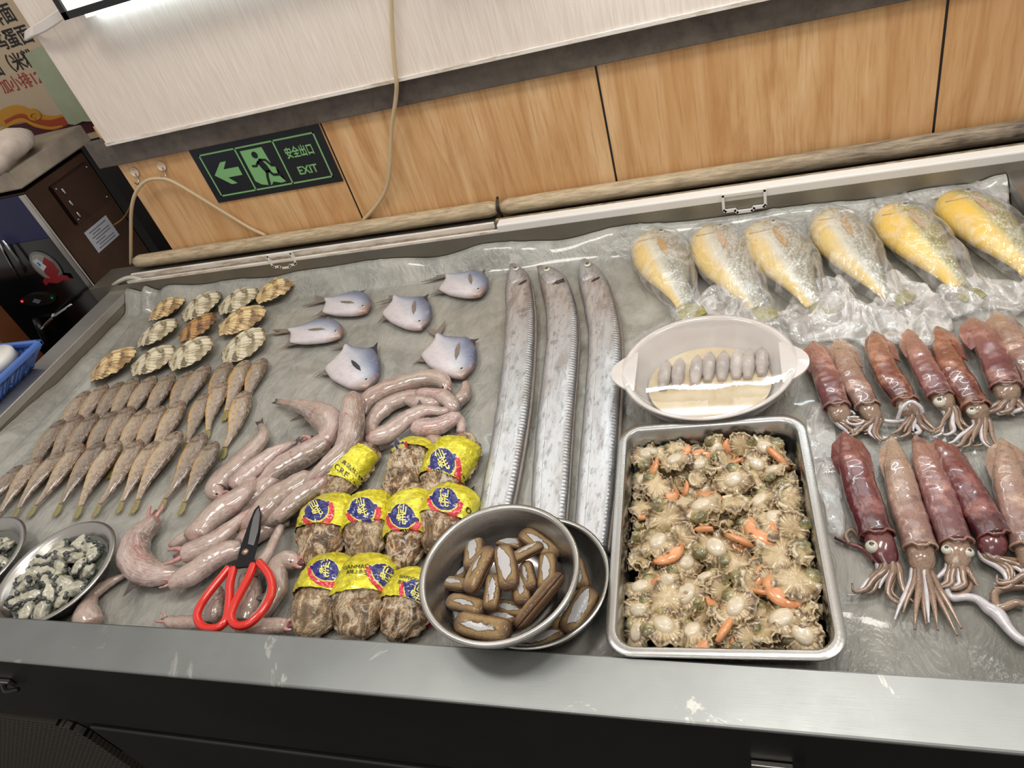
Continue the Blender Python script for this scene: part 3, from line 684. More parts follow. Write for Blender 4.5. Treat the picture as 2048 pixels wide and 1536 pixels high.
# ---- skins ----
def skin(name, across, head=None, spots=None, rough=.3, coat=.7, sc=60, metal=0., bmp=.25, scale=False, patch=None, var=True, nsc=18, gill=None):
    """across: ramp from belly edge (0) to back edge (1)"""
    g = G(name); u, v = g.uv(); vv = g.m_('ADD', v, g.m_('MULTIPLY', g.m_('SUBTRACT', g.noise(nsc), .5), .35))
    c = g.ramp(vv, [(p, lin(*q)) for p, q in across])
    if head: c = g.mix(g.ramp(u, [(head[0], .75), (head[1], 0.)]), c, lin(*head[2]))
    if gill:
        gu = g.m_('ADD', u, g.m_('MULTIPLY', g.m_('POWER', g.m_('ABSOLUTE', g.m_('SUBTRACT', v, .5)), 2.), .5))
        c = g.mix(g.ramp(gu, [(gill - .03, 0.), (gill, .8), (gill + .035, 0.)]), c, lin(64, 48, 44))
        st = g.noise(6, g.co('UV', (2.2, 9, 1)), 4, .6)
        c = g.mix(g.ramp(st, [(.50, 0.), (.62, .6)]), c, lin(206, 194, 176)); c = g.mix(g.ramp(st, [(.36, .5), (.46, 0.)]), c, lin(104, 88, 78))
    if patch: c = g.mix(g.ramp(g.noise(patch[1], None, 4, .6), [(patch[2], 0.), (patch[2] + .12, patch[3])]), c, lin(*patch[0]))
    if spots: c = g.mix(g.ramp(g.noise(spots[1], None, 5, .7), [(.52, 0.), (.64, spots[2])]), c, lin(*spots[0]))
    if var: c = g.mix(.5, c, g.mix(g.rnd(), lin(120, 112, 108), lin(206, 196, 186)), 'OVERLAY')
    h = g.noise(sc, None, 4, .6)
    if scale: h = g.m_('ADD', g.m_('MULTIPLY', g.vor(260, g.co('Object', (1, 1, .5))), .9), g.m_('MULTIPLY', h, .4))
    return g.bsdf(c, rough, metal, g.bump(h, bmp, .0015), coat, .12)
SK_SMALL = skin('small croaker skin', [(.0, (232, 178, 60)), (.20, (222, 178, 86)), (.32, (188, 172, 146)), (.62, (160, 147, 132)), (.85, (126, 110, 96)), (1., (84, 70, 60))], (.03, .22, (108, 92, 84)), ((104, 84, 72), 110, .5), scale=True, bmp=.5, gill=.20, coat=1., rough=.26)
FIN_Y = plain('yellowish fin', (136, 126, 80), .4, coat=.5, var=.25, vs=200)
FIN_D = plain('dusky fin', (110, 100, 84), .4, coat=.5, var=.3, vs=200)

# ---- small croakers: one built, the rest copied with their parts ----
def small_croaker(k):
    L = .152; bend = (.0, .006, -.005)[k]
    path = [(0, 0, .010), (bend, -L * .35, .0105), (bend * 1.2, -L * .7, .009), (bend * .2 - .002, -L * .93, .006)]
    w = prof([(0, .0045), (.05, .0125), (.16, .0195), (.36, .0215), (.6, .0160), (.85, .0080), (1, .0055)])
    wl = lambda t: w(t) * .98; wr = lambda t: w(t) * (1.08 if t < .6 else 1.)
    h = prof([(0, .003), (.08, .0085), (.3, .0115), (.6, .0085), (1, .002)])
    v, f, u = loft(path, wl, wr, h, lambda t: h(t) * .7, 30, 18)
    r = bpy.data.objects.new('small_croaker', None); COL.objects.link(r); r.empty_display_size = .02
    mesh('body', v, f, SK_SMALL, r, u)
    e = path[-1]; y = -L * .93
    fin('tail_fin', [(e[0] + .004, y + .006, .006), (e[0] + .008, y - .016, .004), (e[0] + .005, y - .027, .004), (e[0] + .002, y - .022, .004), (e[0] - .001, y - .029, .004), (e[0] - .005, y - .020, .004), (e[0] - .005, y + .006, .006)], .0016, FIN_Y, r)
    fin('pectoral_fin', [(-.002, -.036, .0215), (.001, -.037, .0215), (-.001, -.054, .0205), (-.006, -.050, .020)], .0008, FIN_D, r)
    ball('eye', (.0030, -.0125, .0172), .0031, EYEB, r, (1, 1, .7), 8)
    return r
def dup(root):
    r = root.copy(); COL.objects.link(r)
    for ch in list(root.children):
        c = ch.copy(); COL.objects.link(c); c.parent = r
        for g_ in ch.children:
            d = g_.copy(); COL.objects.link(d); d.parent = c
    return r
TPL = [small_croaker(k) for k in range(3)]; used = [False] * 3
def place(tpls, us, k, loc, rz, sc=1., tilt=0., roll=0.):
    if not us[k]: o = tpls[k]; us[k] = True
    else: o = dup(tpls[k])
    o.location = loc; o.rotation_euler = (tilt, roll, rz); o.scale = (sc, sc, sc); return o
row1 = [(177, 783), (213, 770), (245, 765), (273, 757), (310, 753), (343, 750), (383, 743), (417, 731), (457, 725), (493, 722), (528, 717)]
row2 = [(128, 840), (160, 830), (193, 828), (230, 823), (263, 813), (293, 818), (327, 813), (363, 802), (413, 787), (450, 763), (490, 783)]
row3 = [(43, 930), (80, 913), (125, 903), (163, 887), (205, 883), (240, 883), (280, 880), (313, 883), (362, 863), (407, 867), (432, 883)]
t1 = [None] * 10 + [(492, 812)]; t2 = [None] * 8 + [(377, 877), (413, 870), (443, 907)]
t3 = [(-40, 1025), (2, 1025), (28, 1031), (60, 1026), (112, 1024), (154, 1028), (190, 1024), (237, 1018), (268, 1017), (321, 1014), (366, 1014)]
for rn, (row, tl_, nm) in enumerate(((row1, t1, 'back row'), (row2, t2, 'middle row'), (row3, t3, 'front row'))):
    for i, (x, y) in enumerate(row):
        z = .003 + rn * .003
        a = P(x, y, z + .01)
        if tl_[i]: b = P(*tl_[i], .008)
        else: b = a + np.array([.022 + .012 * math.sin(i * 2.3 + rn), -.15, 0])
        d = b - a; ang = math.atan2(d[1], d[0]) + math.pi / 2; L = np.linalg.norm(d[:2])
        k = (i * 5 + rn * 2) % 3
        o = place(TPL, used, k, (a[0], a[1], z), ang, min(max(L / .158, .92), 1.16) if tl_[i] else 1.03, .045 if rn else .02)
        tag(o, 'small yellow-bellied croaker, %s from the left in the %s of small fish' % (ORD[i], nm), 'fish', 'small croakers in three rows')

# ---- pomfrets ----
def skin_pom():
    g = G('pomfret skin'); u, v = g.uv(); n1 = g.noise(30); vv = g.m_('ADD', v, g.m_('MULTIPLY', g.m_('SUBTRACT', n1, .5), .2))
    c = g.ramp(vv, [(0, lin(206, 196, 198)), (.35, lin(214, 208, 212)), (.6, lin(188, 192, 204)), (.82, lin(124, 134, 160)), (1, lin(70, 76, 98))])
    hd = g.ramp(u, [(.02, .9), (.16, 0.)]); c = g.mix(g.m_('MULTIPLY', hd, g.ramp(n1, [(.3, .4), (.6, 1.)])), c, lin(150, 112, 84))
    c = g.mix(g.ramp(g.noise(60), [(.58, 0.), (.7, .35)]), c, lin(190, 186, 190))
    c = g.mix(g.ramp(g.noise(9, g.co('UV', (3, 1, 1)), 4, .6), [(.5, 0.), (.64, .3)]), c, lin(158, 160, 176)); return g.bsdf(c, .36, .06, g.bump(g.noise(120), .2, .001), .4, .2)
SK_POM = skin_pom(); FIN_P = plain('grey pomfret fin', (122, 112, 104), .4, coat=.4, var=.2, vs=90); FIN_K = plain('dark fin tip', (52, 50, 62), .4, coat=.4)
poms = [((1725, 355), (1470, 205), (1750, 150), (1350, 345), (1360, 180), (1265, 250), 'pomfret nearest the hairtails, highest of the six'),
        ((850, 480), (540, 390), (830, 305), (440, 515), (450, 350), (350, 435), 'pomfret at the back left, beside the last scallop shell'),
        ((1270, 610), (1070, 370), (1320, 340), (940, 560), (1020, 350), (920, 410), 'pomfret in the middle of the group, upright grey side fin'),
        ((650, 670), (260, 625), (560, 508), (200, 760), (120, 615), (92, 655), 'pomfret farthest left, its tail touching a scallop shell'),
        ((860, 1065), (700, 745), (930, 715), (465, 975), (640, 700), (555, 750), 'pomfret nearest the front, with a black slit behind its head'),
        ((1590, 985), (1400, 665), (1700, 680), (1220, 875), (1455, 545), (1310, 600), 'largest pomfret, raised forked tail, beside the pile of soft pink fish')]
def z4(q): return (q[0] / 3.84 + 512, q[1] / 3.84 + 500)
for i, (s_, t_, d_, a_, f1, f2, lab) in enumerate(poms):
    zc = .011
    Sx, Tx = P(*z4(s_), zc), P(*z4(t_), .006); Dx, Ax = P(*z4(d_), zc), P(*z4(a_), .004); F1, F2 = P(*z4(f1), .004), P(*z4(f2), .004)
    root = empty('silver_pomfret', tuple(Sx * [1, 1, 0]), lab, 'fish', 'pomfrets laid on the plastic sheet')
    ax = Tx - Sx
    # dorsal / anal tips expressed from the axis point at 55 % of the body
    td, ta = .60, .72
    Dv = Dx - (Sx + ax * td); Av = Ax - (Sx + ax * ta); Dv[2] = Av[2] = 0
    # keep the shears moderate: body edge follows, fins reach the tips
    pd = prof([(0, .05), (.06, .36), (.2, .66), (.4, .82), (.58, .80), (.72, .52), (.88, .20), (1, .07)])
    pa = prof([(0, .05), (.06, .22), (.2, .46), (.45, .70), (.66, .74), (.8, .42), (.9, .18), (1, .06)])
    ph = prof([(0, .004), (.08, .009), (.3, .0125), (.6, .0095), (.9, .0045), (1, .003)])
    perp = np.array([-ax[1], ax[0], 0]); perp /= np.linalg.norm(perp)
    if np.dot(perp, Dv) < 0: perp = -perp
    dh, ah = np.dot(Dv, perp), -np.dot(Av, perp)
    sd_, sa_ = np.dot(Dv, ax) / np.dot(ax, ax), np.dot(Av, ax) / np.dot(ax, ax)
    V = []; UV = []; n, m = 34, 22
    for k in range(n):
        t = k / (n - 1); c = Sx + ax * t
        for j in range(m):
            a = 2 * math.pi * j / m; ca, sa = math.cos(a), math.sin(a)
            lat = (pd(t) * dh if ca > 0 else pa(t) * ah) * ca
            bend = (.05 if ca > 0 else .08) * math.sin(math.pi * t) ** 2 * abs(ca)
            q = c + perp * lat + ax * bend; q[2] = zc + (ph(t) if sa > 0 else ph(t) * .7) * math.copysign(abs(sa) ** .8, sa) + .0005
            V.append(q); UV.append((t, .5 + .5 * ca))
    Fc = [(k * m + j, k * m + (j + 1) % m, (k + 1) * m + (j + 1) % m, (k + 1) * m + j) for k in range(n - 1) for j in range(m)] + [tuple(range(m))[::-1], tuple(range((n - 1) * m, n * m))]
    keep(mesh('body', V, Fc, SK_POM, None, UV), root)
    E = lambda t, s: Sx + ax * (t + (.05 if s > 0 else .08) * math.sin(math.pi * t) ** 2) + perp * ((pd(t) * dh if s > 0 else -pa(t) * ah) * .93)
    def Z(p, z): p = np.array(p, float); p[2] = z; return p
    keep(fin('dorsal_fin', [Z(E(.36, 1), .011), Z(E(.46, 1) * .35 + Dx * .65, .010), Z(Dx + (Dx - E(.5, 1)) * .18, .009), Z(E(.62, 1) * .30 + Dx * .70, .009), Z(E(.74, 1), .009), Z(E(.90, 1), .007), Z(E(.62, 1) * .8 + Sx * .2, .012)], .002, FIN_K if i in (1, 2, 4, 5) else FIN_P, None), root)
    keep(fin('anal_fin', [Z(E(.5, -1), .009), Z(E(.60, -1) * .35 + Ax * .65, .007), Z(Ax + (Ax - E(.7, -1)) * .15, .005), Z(E(.74, -1) * .35 + Ax * .65, .006), Z(E(.84, -1), .007), Z(E(.7, -1) * .85 + Sx * .15, .010)], .002, FIN_P, None), root)
    keep(fin('tail_fin', [Z(Tx + perp * .004, .007), Z((Tx + F1) / 2 + perp * .005, .006), Z(F1, .005), Z((Tx * 1.3 + F1 * .35 + F2 * .35) / 2, .006), Z(F2, .005), Z((Tx + F2) / 2 - perp * .005, .006), Z(Tx - perp * .004, .007)], .0018, FIN_P, None), root)
    c0 = Sx + ax * .25 + perp * dh * .06; dv = ax * .30 + perp * dh * (.38 if i in (2, 5, 0) else -.12); nv = np.array([-dv[1], dv[0], 0]) * .085
    keep(fin('pectoral_fin', [Z(c0, .0240), Z(c0 + dv * .25 + nv * .8, .0247), Z(c0 + dv * .55 + nv * 1.1, .0247), Z(c0 + dv * .85 + nv * .7, .0235), Z(c0 + dv, .0227), Z(c0 + dv * .7 - nv * .6, .0241), Z(c0 + dv * .3 - nv * .9, .0247)], .0014, FIN_P if i != 4 else FIN_K, None), root)
    ec = Sx + ax * .085 + perp * dh * .09
    keep(ball('eye', (ec[0], ec[1], .0195), .0042, EYEW, None, (1, 1, .6), 10), root); keep(ball('pupil', (ec[0], ec[1], .0214), .0026, EYEB, None, (1, 1, .6), 8), root)

# ---- hairtails ----
def skin_hair():
    g = G('hairtail silver'); u, v = g.uv(); n1 = g.noise(22, g.co('Object', (3, .5, 1)), 6, .65); n2 = g.noise(140, g.co('Object', (1, .35, 1)), 4, .7)
    c = g.ramp(v, [(0, lin(150, 154, 160)), (.2, lin(214, 216, 220)), (.75, lin(205, 208, 212)), (.93, lin(168, 170, 174)), (1, lin(120, 122, 128))])
    c = g.mix(g.ramp(n1, [(.50, 0.), (.66, .5)]), c, lin(150, 138, 128))
    c = g.mix(g.ramp(n2, [(.55, 0.), (.64, .55)]), c, lin(112, 112, 118)); c = g.mix(g.ramp(g.noise(45, g.co('Object', (2, .6, 1)), 5, .7), [(.52, 0.), (.64, .45)]), c, lin(164, 164, 168))
    c = g.mix(g.m_('MULTIPLY', g.ramp(u, [(.02, .7), (.42, 0.)]), g.ramp(n1, [(.4, .2), (.62, 1.)])), c, lin(132, 104, 86))
    st = g.n('TexWave', {'Vector': g.co('UV', (1, .12, 1)), 'Scale': 34., 'Distortion': .6}, bands_direction='X').outputs['Fac']
    edge = g.ramp(v, [(.80, 0.), (.90, 1.)])
    h = g.m_('ADD', g.m_('MULTIPLY', n2, .5), g.m_('MULTIPLY', g.m_('MULTIPLY', st, edge), .5))
    ln = g.m_('ABSOLUTE', g.m_('SUBTRACT', v, .30)); h = g.m_('ADD', h, g.m_('MULTIPLY', g.ramp(ln, [(.0, 0.), (.012, 1.)]), .25))
    return g.bsdf(c, .34, .6, g.bump(h, 1.0, .0018), .25, .2)
SK_HAIR = skin_hair()
def z1(q): return (q[0] / 2.478 + 940, q[1] / 2.478 + 480)
hairs = [([(212, 122), (235, 180), (243, 260), (250, 400), (240, 600), (213, 850), (175, 1080), (128, 1330), (100, 1480)], 'hairtail on the left of the three silver ones'),
         ([(345, 132), (400, 190), (440, 300), (458, 450), (448, 620), (425, 850), (405, 1100), (390, 1340), (380, 1500)], 'hairtail in the middle of the three, its gill torn open'),
         ([(563, 100), (600, 190), (640, 310), (668, 480), (665, 680), (650, 900), (632, 1150), (612, 1380), (596, 1540)], 'hairtail on the right of the three, running under the steel tray edge')]
for i, (pts, lab) in enumerate(hairs):
    pp = [z1(q) for q in pts]; path = px_path(pp, .012); root = empty('hairtail_fish', tuple(path[0] * [1, 1, 0]), lab, 'fish', 'silver hairtails side by side')
    w = prof([(0, .005), (.03, .0125), (.07, .0205), (.13, .0255), (.22, .027), (.5, .0275), (.8, .026), (1, .022)])
    wl = (lambda t: w(t) * (1.08 if i == 1 else 1.)); wr = lambda t: w(t) * (1.05 if t > .03 else 1)
    h = prof([(0, .003), (.05, .0095), (.2, .0135), (.6, .0125), (1, .008)])
    v, f, u = loft(path, wl, wr, h, lambda t: .0095, 90, 22, .85, disp=lambda t, a, q: .0010 * fr(q[0] * 40, q[1] * 25, i) * (1 if math.sin(a) > 0 else 0))
    keep(mesh('body', v, f, SK_HAIR, None, u), root)
    s = np.array(path[0]); d = np.array(path[1]) - s; d[2] = 0; d /= np.linalg.norm(d); n_ = np.array([-d[1], d[0], 0])
    # n_ points to +x (back); jaw at the belly side
    keep(tube('dorsal_fin', [p + np.array([w(k / 8) * 1.05, 0, -.002]) for k, p in enumerate(cr(path, 9))][1:], .0032, FIN_P, None, 60, 8), root)
    v, f, u = loft([s - n_ * .003 + [0, 0, .002], s + d * .045 - n_ * .008 + [0, 0, .004], s + d * .098 - n_ * .006 + [0, 0, .005]], prof([(0, .003), (.5, .012), (.9, .018), (1, .014)]), prof([(0, .003), (.5, .009), (.9, .016), (1, .012)]), prof([(0, .002), (.5, .008), (.85, .0105), (1, .006)]), lambda t: .006, 22, 14)
    keep(mesh('gill_cover', v, f, SK_HAIR, None, u), root)
    e = s + d * .040 + n_ * .002
    keep(ball('eye', (e[0], e[1], .0235), .0072, EYEW, None, (1, 1, .5), 12), root); keep(ball('pupil', (e[0], e[1], .0266), .004, plain('cloudy pupil', (74, 66, 52), .1, coat=1), None, (1, 1, .4), 10), root)
    q = s + d * .100
    keep(fin('gill_slit', [q + n_ * .013 - d * .004 + [0, 0, .0135], q - n_ * .019 + [0, 0, .0105], q - n_ * .017 + d * .004 + [0, 0, .0105], q + n_ * .000 + d * .006 + [0, 0, .0140], q + n_ * .014 - d * .001 + [0, 0, .0130]], .0015, plain('dark gill', (58, 40, 38), .4), None), root)
    if i == 1: keep(mesh('torn_gill', *[x for x in loft([q + n_ * .012 + [0, 0, .010], q + [0, 0, .0125], q - n_ * .016 + [0, 0, .008]], lambda t: .004, lambda t: .005, lambda t: .003, lambda t: .003, 14, 10, disp=lambda t, a, p_: .002 * fn(p_[0] * 300, p_[1] * 300))][:2], plain('dark gill', (58, 40, 38), .4), None), root)

# ---- large croakers and their bags ----
def skin_big(name, belly, mid, back, e1):
    g = G(name); u, v = g.uv(); n1 = g.noise(24); vv = g.m_('ADD', v, g.m_('MULTIPLY', g.m_('SUBTRACT', n1, .5), .22))
    c = g.ramp(vv, [(0, lin(*belly)), (e1, lin(*belly)), (e1 + .16, lin(*mid)), (.72, lin(*[x * .86 for x in mid])), (1, lin(*back))])
    c = g.mix(g.ramp(u, [(.03, .8), (.24, 0.)]), c, lin(*belly))
    vo = g.vor(230, g.co('Object', (1.2, .8, .6)))
    c = g.mix(g.m_('MULTIPLY', g.ramp(vo, [(.25, 0.), (.6, .6)]), g.ramp(v, [(.35, 0.), (.55, 1.)])), c, lin(*[x * .62 for x in back]))
    return g.bsdf(c, .38, 0, g.bump(g.m_('ADD', vo, g.m_('MULTIPLY', n1, .5)), .4, .0015), .4, .15)
B_PALE = skin_big('pale croaker skin', (226, 196, 116), (212, 208, 190), (138, 134, 106), .20); B_VIV = skin_big('bright croaker skin', (238, 196, 58), (214, 204, 136), (92, 94, 58), .34)
AMB = plain('amber gill', (170, 132, 70), .35, coat=.5)
bigs = [([(1303, 470), (1326, 520), (1350, 572), (1370, 608), (1384, 632)], 50, B_PALE, 'bagged yellow croaker at the left end of the back row'),
        ([(1418, 458), (1446, 512), (1480, 568), (1508, 610), (1530, 640)], 53, B_PALE, 'bagged croaker, second from the left in the back row, palest of all'),
        ([(1518, 452), (1562, 508), (1600, 565), (1628, 605), (1654, 632)], 58, B_PALE, 'bagged croaker, third from the left, its olive tail out of the bag'),
        ([(1655, 428), (1693, 488), (1735, 545), (1775, 585), (1812, 606)], 55, B_PALE, 'bagged croaker, fourth from the left, yellow cheek and grey back'),
        ([(1775, 418), (1832, 475), (1885, 532), (1922, 575), (1950, 603)], 60, B_VIV, 'bagged croaker, fifth from the left, golden belly'),
        ([(1895, 392), (1965, 445), (2030, 505), (2072, 550), (2105, 585)], 64, B_VIV, 'bagged croaker at the right edge, brightest yellow belly')]
for i, (pp, hw, mt, lab) in enumerate(bigs):
    path = px_path(pp, [.024, .026, .023, .016, .010]); s0 = psc(*pp[1]); W = hw * s0
    root = empty('yellow_croaker', tuple(path[0] * [1, 1, 0]), lab, 'fish', 'yellow croakers in clear bags')
    w = prof([(0, .24), (.06, .62), (.18, .95), (.36, 1.04), (.58, .86), (.78, .54), (.92, .36), (1, .33)])
    h = prof([(0, .008), (.08, .019), (.3, .027), (.6, .019), (.85, .010), (1, .004)])
    wl = lambda t: w(t) * W * .95; wr = lambda t: w(t) * W * 1.02
    body = cr(path, 20)[:18]
    v, f, u = loft(body, wl, wr, h, lambda t: min(h(t) * .8, .021), 44, 24, .92)
    keep(mesh('body', v, f, mt, None, u), root)
    bvh = BVHTree.FromPolygons([tuple(q) for q in v], f)
    def top(p, lift=.0):
        hit = bvh.ray_cast(Vector((p[0], p[1], .3)), Vector((0, 0, -1)))[0]; return np.array([p[0], p[1], (hit.z if hit else .02) + lift])
    e = body[-1]; d = path[-1] - path[-2]; d[2] = 0; d /= np.linalg.norm(d); nn_ = np.array([-d[1], d[0], 0]); k = 30 * s0
    keep(fin('tail_fin', [e + nn_ * k * .35, e + d * k * .6 + nn_ * k * .8, e + d * k * 1.35 + nn_ * k * .75, e + d * k * 1.5, e + d * k * 1.3 - nn_ * k * .7, e + d * k * .6 - nn_ * k * .8, e - nn_ * k * .35], .005, plain('olive tail', (138, 132, 72), .45, coat=.4, var=.35, vs=120), None, .002), root)
    a = path[0]; d = path[1] - path[0]; d[2] = 0; L = np.linalg.norm(d); d /= L; n2 = np.array([-d[1], d[0], 0])
    q = a + d * L * .62; q[2] = 0
    keep(fin('pectoral_fin', [top(q + n2 * W * a_ + d * b_, .0012) for a_, b_ in ((.04, 0), (.20, .018), (.22, .040), (.10, .062), (.0, .048), (-.06, .024))], .003, AMB, None), root)
    q = a + d * L * .40; q[2] = 0
    gl_ = [top(q + n2 * W * x + d * W * yy) for x, yy in ((-.66, .10), (-.45, .30), (-.1, .42), (.25, .38), (.50, .20))]
    keep(tube('gill_edge', gl_, .0014, AMB, None, 20, 8), root)
    q = a + d * .016; keep(tube('mouth', [top(q + n2 * W * .30), top(q - d * .002), top(q - n2 * W * .30)], .0018, AMB, None, 14, 8), root)
    q = a + d * .034 + n2 * W * .30; q = top(q); keep(ball('eye', (q[0], q[1], q[2]), .0060, EYEW, None, (1, 1, .5), 12), root); keep(ball('pupil', (q[0], q[1], q[2] + .0024), .0036, EYEB, None, (1, 1, .4), 8), root)
    # dorsal fin folded along the back
    ed = [p + np.array([w(.25 + .5 * k_ / 6) * W * .93, 0, -.006]) for k_, p in enumerate(cr(path, 13)[3:10])]
    keep(tube('dorsal_fin', ed, .004, FIN_D, None, 30, 8, taper=lambda t: .0015 + .004 * math.sin(math.pi * min(t * 1.1, 1))), root)
    # the bag
    ext = [path[0] - d * .034 + [0, 0, -.016]] + list(path[:4]) + [path[4] + (path[4] - path[3]) * .2, path[4] + (path[4] - path[3]) * 1.3 + np.array([.02, -.004, -.002])]
    bw = prof([(0, W * .42), (.12, W * .80), (.35, W * 1.10), (.6, W * .88), (.78, W * .58), (.9, W * .75), (1, W * .85)])
    bh = prof([(0, .003), (.12, .018), (.35, .0315), (.6, .026), (.8, .014), (1, .006)])
    amp = .0032
    def dz(t, a_, p_):
        if math.sin(a_) < -.1: return -.0005
        k = amp * (.8 + 3.0 * max(0, t - .66)); x_, y_ = p_[0] * 22 + i * 9, p_[1] * 20
        return k * (fr(x_, y_, a_ * .4) + 1.2 * max(0, 1 - abs(fn(x_ * .8, y_ * .5, 3) * 6)))
    v, f, u = loft(ext, lambda t: bw(t) + .004 * fn(t * 9, i), lambda t: bw(t) + .005 * fn(t * 8, i + 5), bh, lambda t: min(bh(t), .021) * .9, 70, 36, .9, disp=dz)
    V = np.array(v); V[:, 2] = np.maximum(V[:, 2], .0025)
    tag(mesh('plastic_bag', V, f, FILM, None, u), 'clear plastic bag around the croaker, ' + ['at the left end', 'second from the left', 'third from the left', 'fourth from the left', 'fifth from the left', 'at the right edge'][i] + ' of the bagged row', 'bag', 'clear bags of the croakers')
def film_patch(name, pts, z, lab, mat=CRUMP, seed=0, amp=.012, n=46, grp='loose crumpled film'):
    """crumpled film spread inside a polygon of the photograph; every point of it is a real fold above the ice"""
    c = np.mean([P(*p, z) for p in pts], 0); ring = [c + (q - c) * (1 + .16 * fn(q[0] * 40, q[1] * 40, seed) + .06 * fn(q[0] * 130, q[1] * 130, seed)) for q in cr([P(*p, z) for p in pts + [pts[0]]], 73)[:-1]]; V = [c + [0, 0, amp]]; m = 14
    for j in range(1, m + 1):
        for q in ring:
            p = c + (q - c) * (j / m); x, y = p[0] * 19 + seed, p[1] * 19
            k = amp * (.6 + .6 * fr(x, y, seed, 2) + 1.3 * max(0, 1 - abs(fn(x * .9, y * .5, seed + 2) * 5))) * (1 if j < m else .5)
            V.append(np.array([p[0] + .004 * fn(x, y, 1), p[1] + .004 * fn(x, y, 9), max(z + k, .002)]))
    N = 72; Fc = [(0, 1 + k, 1 + (k + 1) % N) for k in range(N)] + [(1 + (j - 1) * N + k, 1 + j * N + k, 1 + j * N + (k + 1) % N, 1 + (j - 1) * N + (k + 1) % N) for j in range(1, m) for k in range(N)]
    o = mesh(name, V, Fc, mat); o.modifiers.new('thin', 'SOLIDIFY').thickness = .0003
    return tag(o, lab, 'plastic film', grp)
film_patch('crumpled_film', [(1395, 590), (1450, 575), (1520, 640), (1560, 655), (1480, 660), (1400, 625)], .004, 'crumpled film between the tails of the two leftmost bagged croakers', seed=1)
film_patch('crumpled_film', [(1540, 640), (1650, 560), (1720, 600), (1800, 640), (1830, 690), (1740, 700), (1690, 680), (1600, 690)], .004, 'crumpled film around the olive tail, above the first squids', seed=2)
film_patch('crumpled_film', [(1730, 620), (1790, 560), (1850, 590), (1900, 640), (1890, 690), (1820, 700)], .004, 'crumpled film below the fourth bagged croaker', seed=3)
film_patch('crumpled_film', [(1870, 590), (1930, 560), (2040, 570), (2110, 580), (2110, 640), (1990, 620), (1900, 640)], .004, 'crumpled film below the bright yellow croakers', seed=4)
film_patch('film_flap', [(1862, 402), (1915, 350), (1975, 318), (2000, 330), (2040, 345), (2015, 395), (2020, 430), (1960, 400), (1900, 385)], .030, 'stiff clear film flap standing behind the rightmost bag', FILM, 5, .006)
film_patch('film_flap', [(1735, 420), (1760, 395), (1800, 382), (1830, 405), (1800, 412), (1760, 418)], .030, 'clear film flap behind the fifth bag', FILM, 6, .006)
film_patch('crumpled_film', [(1608, 840), (1650, 790), (1668, 860), (1690, 1040), (1660, 1060), (1630, 950)], .002, 'shiny loose film between the scallop tray and the squids', FILM, seed=8, amp=.006)

# ---- scallops in the shell ----
def m_shell(name, a, b, dark, seed):
    g = G(name); u, v = g.uv(); n1 = g.noise(34, None, 5, .7); w = g.n('TexWave', {'Vector': g.co('UV', (1, .0, 0)), 'Scale': 1.1, 'Distortion': 1.4, 'Detail': 2., 'Phase Offset': seed}, bands_direction='X').outputs['Fac']
    c = g.mix(g.ramp(w, [(.15, .35), (.7, 1.)]), lin(*b), lin(*a))
    c = g.mix(g.ramp(g.m_('MULTIPLY', n1, g.ramp(w, [(.1, 1.12), (.9, .9)])), [(.52, 0.), (.60, .85)]), c, lin(*dark))
    rib = g.m_('FRACT', g.m_('MULTIPLY', v, 26.)); c = g.mix(g.ramp(rib, [(.0, .9), (.16, 0.), (.84, 0.), (1, .9)]), c, lin(*dark)); c = g.mix(g.ramp(g.noise(16, None, 3), [(.52, 0.), (.64, .6)]), c, lin(*[x * .9 for x in b]))
    return g.bsdf(c, .55, 0, g.bump(n1, .5, .002), .2)
SHA = m_shell('banded scallop shell', (222, 196, 146), (176, 140, 92), (62, 46, 34), 1.); SHB = m_shell('pale scallop shell', (214, 204, 178), (186, 170, 132), (76, 66, 50), 3.)
SHC = m_shell('brown scallop shell', (186, 142, 88), (128, 86, 48), (58, 42, 32), 5.)
def valve(name, R, up, mat, parent, dz=0., seed=0):
    V = []; UV = []; n, m = 16, 150; hx = -R
    for j in range(n + 1):
        r = R * j / n
        for k in range(m):
            a = 2 * math.pi * k / m; x, y = r * math.cos(a), r * math.sin(a) * .94
            th = math.atan2(y, x - hx + 1e-6); dh = math.hypot(x - hx, y) / (2 * R)
            rib = math.cos(th * 40) * .0014 * min(dh * 1.5, 1); st = .0006 * math.cos(dh * 30)
            z = .30 * R * (1 - (r / R) ** 2.4) + (rib + st) * (1 if j else 0) + .0014 * fr(x * 40, y * 40, seed)
            if j == n: x *= 1 + .007 * math.cos(th * 40); y *= 1 + .007 * math.cos(th * 40)
            V.append((x, y, dz + (z if up else -z * .45))); UV.append((dh, th / math.pi + .5))
    Fc = [(j * m + k, j * m + (k + 1) % m, (j + 1) * m + (k + 1) % m, (j + 1) * m + k) for j in range(n) for k in range(m)]
    if not up: Fc = [f[::-1] for f in Fc]
    return mesh(name, V, Fc, mat, parent, UV)
def scallop_shell(mat, seed):
    r = bpy.data.objects.new('scallop_shell', None); COL.objects.link(r); R = .052
    valve('upper_valve', R, True, mat, r, .014, seed); valve('lower_valve', R * .98, False, SHB, r, .012, seed + 3)
    V = [(-R * 1.02, -.026, .012), (-R * .78, -.030, .014), (-R * .70, -.012, .021), (-R * .70, .012, .021), (-R * .78, .030, .014), (-R * 1.02, .026, .012), (-R * 1.03, 0, .013)]
    fin('hinge_ear', V, .004, mat, r)
    return r
ST = [scallop_shell(m, k * 4) for k, m in enumerate((SHA, SHB, SHC))]; su = [False] * 3
def z5(q): return (q[0] / 4.452 + 160, q[1] / 4.452 + 540)
